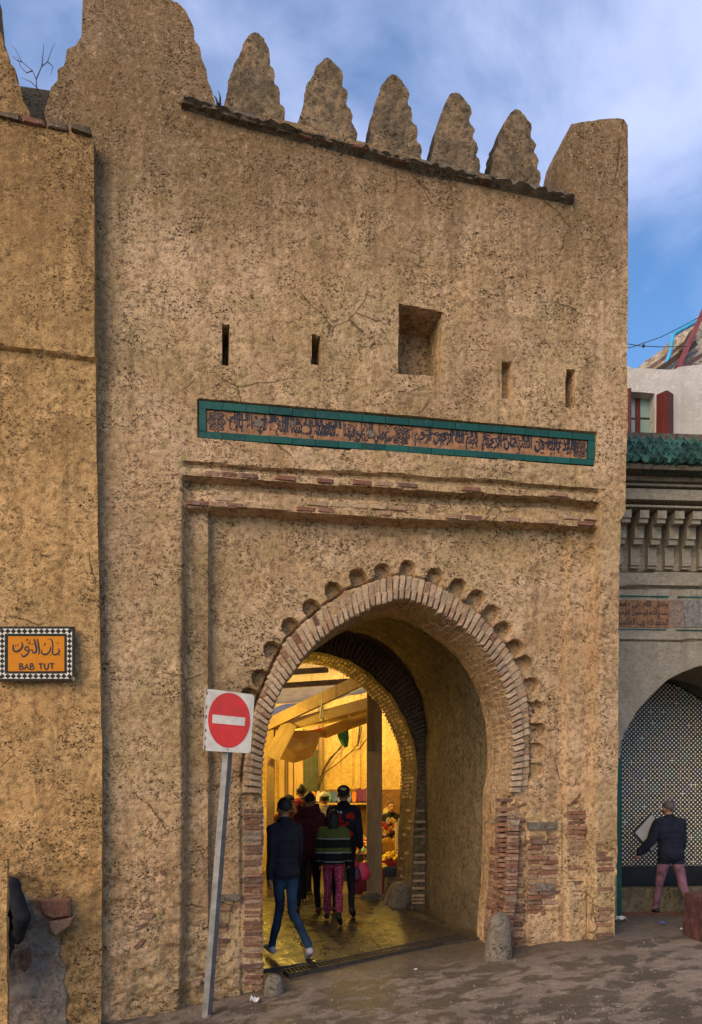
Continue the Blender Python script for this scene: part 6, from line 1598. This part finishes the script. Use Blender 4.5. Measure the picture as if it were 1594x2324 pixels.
M['print_red'] = fabric('red_print', (.42, .02, .012)); M['print_white'] = simple('white_print', (.55, .5, .42), .7)
def blob(cx, cz, rx, rz, seed, n=14):
    rg_ = random.Random(seed); pts = [(cx, cz)] + [(cx + rx * math.cos(2*math.pi*j/n) * rg_.uniform(.6, 1.15), cz + rz * math.sin(2*math.pi*j/n) * rg_.uniform(.6, 1.15)) for j in range(n)]
    return pts, [(0, 1 + j, 1 + (j + 1) % n) for j in range(n)]
for i, q in enumerate(((-.08, 1.32, .075, .05, 1), (.095, 1.34, .06, .055, 2), (-.03, 1.27, .05, .035, 3), (.0, 1.20, .045, .04, 4), (-.045, 1.215, .03, .025, 8), (.05, 1.235, .025, .035, 5), (.065, 1.10, .06, .055, 6), (.02, 1.155, .03, .03, 7))): drape(rt, bd, 'back_print', blob(*q), M['print_red'], off=.006 + .0008 * i)
v, f = text_tris("'94", .02); lo, hi = v.min(0), v.max(0)
v2 = [(-.125 + .11 * (a - lo[0]) / (hi[0] - lo[0]), 1.365 + .045 * (b_ - lo[1]) / (hi[1] - lo[1])) for a, b_ in v[:, :2]]
drape(rt, bd, 'lettering', (v2, f), M['print_white'], off=.014)
# pale badge on the back of the cap
d = MB(); c = HD((0, -.118, .108)); d.ell(c, (.045, .012, .022), 12, 6); d.build('cap_badge', simple('straw_badge', (.5, .4, .2), .7), cp, smooth=True)
hw = rt.matrix_basis @ hd[1]
def bag(p, w_, h, mat, label, seed):
    o = thing('carrier_bag', label, 'bag', p, 0, None); n, L = 20, 14; vs = []
    for i in range(L + 1):
        f = i / L; prof_ = (.62 + .38 * math.sin(min(1, f * 1.6) * math.pi / 2)) * (1 - .25 * max(0, f - .8) / .2)
        for j in range(n):
            a = 2 * math.pi * j / n; q = prof_ * (1 + .18 * (float(vnoise(math.cos(a) * 2 + seed, math.sin(a) * 2, f * 4, seed)) - .5))
            vs.append((w_ / 2 * q * math.cos(a), w_ * .3 * q * math.sin(a), -.15 * (h / .4) - (h - .15 * h / .4) * f))
    fs = [(i*n+j, i*n+(j+1) % n, (i+1)*n+(j+1) % n, (i+1)*n+j) for i in range(L) for j in range(n)] + [tuple(range(L*n, (L+1)*n))]
    mesh_obj('sack', vs, fs, mat, o, smooth=True)
    for sx in (-1, 1): MB().tube([Vector((sx * w_ * .28, 0, -.16 * h / .4)), Vector((sx * w_ * .20, 0, -.07)), Vector((sx * .02, 0, 0))], [w_ * .09, w_ * .05, w_ * .035], 6, flat=.4).build('handle', mat, o)
    return o
M['bag_pink'] = simple('pink_plastic_bag', (.75, .04, .09), .35, .2, 10, .5); M['bag_dark'] = simple('wine_plastic_bag', (.14, .012, .035), .35, .2, 10, .5)
bag(hw + Vector((.01, 0, -.01)), .27, .42, M['bag_pink'], 'bright pink carrier bag hanging from the capped man hand', 3)
bag(hw + Vector((-.07, -.05, -.10)), .19, .36, M['bag_dark'], 'dark wine red bag beside the pink carrier bag', 5)
g = at(737, 2040, 14.4); g.z = FLOOR; H = wz(1801, 14.4) - g.z
rt, bd, HD, *_ = person('white_cap', 'man in white skullcap and cream shirt seen from behind', g, H, R(8), 'cream_cloth', 'dark_trousers', 'shoe_blk', 'skin2', 'hair', ((5, 2, 0), (-5, 2, 5)), lean=3, build=1.08)
cap_on(rt, HD, simple('white_knit_cap', (.7, .66, .55), .9), brim=False, name='skullcap')
g = at(655, 2040, 12.9); g.z = FLOOR; H = wz(1808, 12.9) - g.z
rt, bd, HD, *_ = person('grey_cap', 'bearded man in grey cap and rust jacket facing the street', g, H, R(205), 'rust_cloth', 'dark_trousers', 'shoe_blk', 'skin', 'hair_grey', ((4, 2, 0), (-4, 2, 2)), headturn=R(35))
cap_on(rt, HD, fabric('grey_cap_cloth', (.05, .05, .05)), True)
b = MB(); b.ell(HD((0, .050, -.052)), (.056, .050, .045), 14, 8); b.build('beard', M['hair_grey'], rt, smooth=True)
g = at(685, 2035, 14.2); g.z = FLOOR; H = wz(1784, 14.2) - g.z
person('tall', 'tall man with black hair and dark coat behind the hooded man', g, H, R(5), 'black_cloth', 'dark_trousers', 'shoe_blk', 'skin2', 'hair', ((4, 2, 0), (-4, 2, 2)))
g = at(677, 2036, 13.3); g.z = FLOOR; H = wz(1816, 13.3) - g.z
rt, bd, HD, *_ = person('red_cap', 'shorter person in red cap between grey cap and hooded man', g, H, R(170), 'navy', 'dark_trousers', 'shoe_blk', 'skin', 'hair', ((4, 2, 0), (-4, 2, 2)), headturn=R(25))
cap_on(rt, HD, simple('red_cap_cloth', (.40, .03, .02), .8), True)
g = at(888, 2030, 16.9); g.z = FLOOR; H = wz(1822, 16.9) - g.z
person('seller', 'dark haired young seller standing behind the packed counter', g, H, R(192), 'black_cloth', 'dark_trousers', 'shoe_blk', 'skin', 'hair', ((2, 2, 0), (-2, 2, 2)), headturn=R(22), arms=((14, 14, 40), (10, 12, 40)))
# man at the fountain
Yf = 11.15; g = at(1524, 2076, Yf - .15); H = wz(1817, Yf) - g.z
rt, bd, HD, hd, *_ = person('fountain', 'grey haired man in dark jacket and mauve trousers at the fountain', g, H, R(14), 'navy', 'mauve', 'shoe_blk', 'skin', 'hair_grey', ((16, 3, 6), (-12, 4, 6)), ((6, 22, 26, -4), (4, 8, 20)), 5, 1.10, .79, headturn=R(-18), sleeve=1.2)
hw = rt.matrix_basis @ hd[0]
bo = thing('white_board', 'grubby white square board held on its corner by the fountain man', 'board', hw)
s_ = .235; ring = [(-s_ * 1.05, 0), (0, -s_ * 1.15), (s_ * 1.05, 0), (0, s_ * 1.15)]
c_ = at(1478, 1890, hw.y - .02) - hw
b = MB(); b.add([(x + c_.x, -.008 + c_.y, z + c_.z) for x, z in ring] + [(x + c_.x, .008 + c_.y, z + c_.z) for x, z in ring], [(0,1,2,3), (7,6,5,4), (0,4,5,1), (1,5,6,2), (2,6,7,3), (3,7,4,0)]); b.build('panel', simple('grubby_white', (.40, .37, .32), .6, .15, 8), bo)
for i in range(4):
    a, d_ = ring[i], ring[(i + 1) % 4]
    if i in (0, 3): MB().beam((a[0] + c_.x, c_.y, a[1] + c_.z), (d_[0] + c_.x, c_.y, d_[1] + c_.z), .022, .02).build('edge', M['iron'], bo)
b = MB(); b.tube([(c_.x + .02, c_.y - .011, c_.z + .01), (c_.x + .06, c_.y - .011, c_.z + .03), (c_.x + .10, c_.y - .011, c_.z + .015), (c_.x + .14, c_.y - .011, c_.z + .04)], [.012, .022, .014, .018], 6, flat=.3, axis=(0, 1, 0)); b.build('mark', M['ink'], bo)
# figure crouching by the red block, cut by the frame
g = rb + Vector((.36, .25, .50)); 
person('crouch', 'figure in purple jacket sitting low on the red block at the edge', g, 1.15, R(-60), 'purple', 'mauve', 'shoe_blk', 'skin', 'hair', ((75, 4, 95), (70, 4, 95)), ((25, 8, 50), (25, 8, 50)), 12, 1.0, .80, crouch=.0)
# passer-by at the left edge
g = at(-27, 2400, 6.95); g.z = float(ground_z(g.x, g.y))
person('edge', 'person in dark clothes with an elbow out, mostly hidden at the left', g, 1.88, R(-5), 'black_cloth', 'dark_trousers', 'shoe_blk', 'skin', 'hair', ((6, 2, 0), (-6, 2, 4)), ((0, 8, 10), (-10, 26, 40, 50)), 0, 1.12)
bpy.context.view_layer.update()
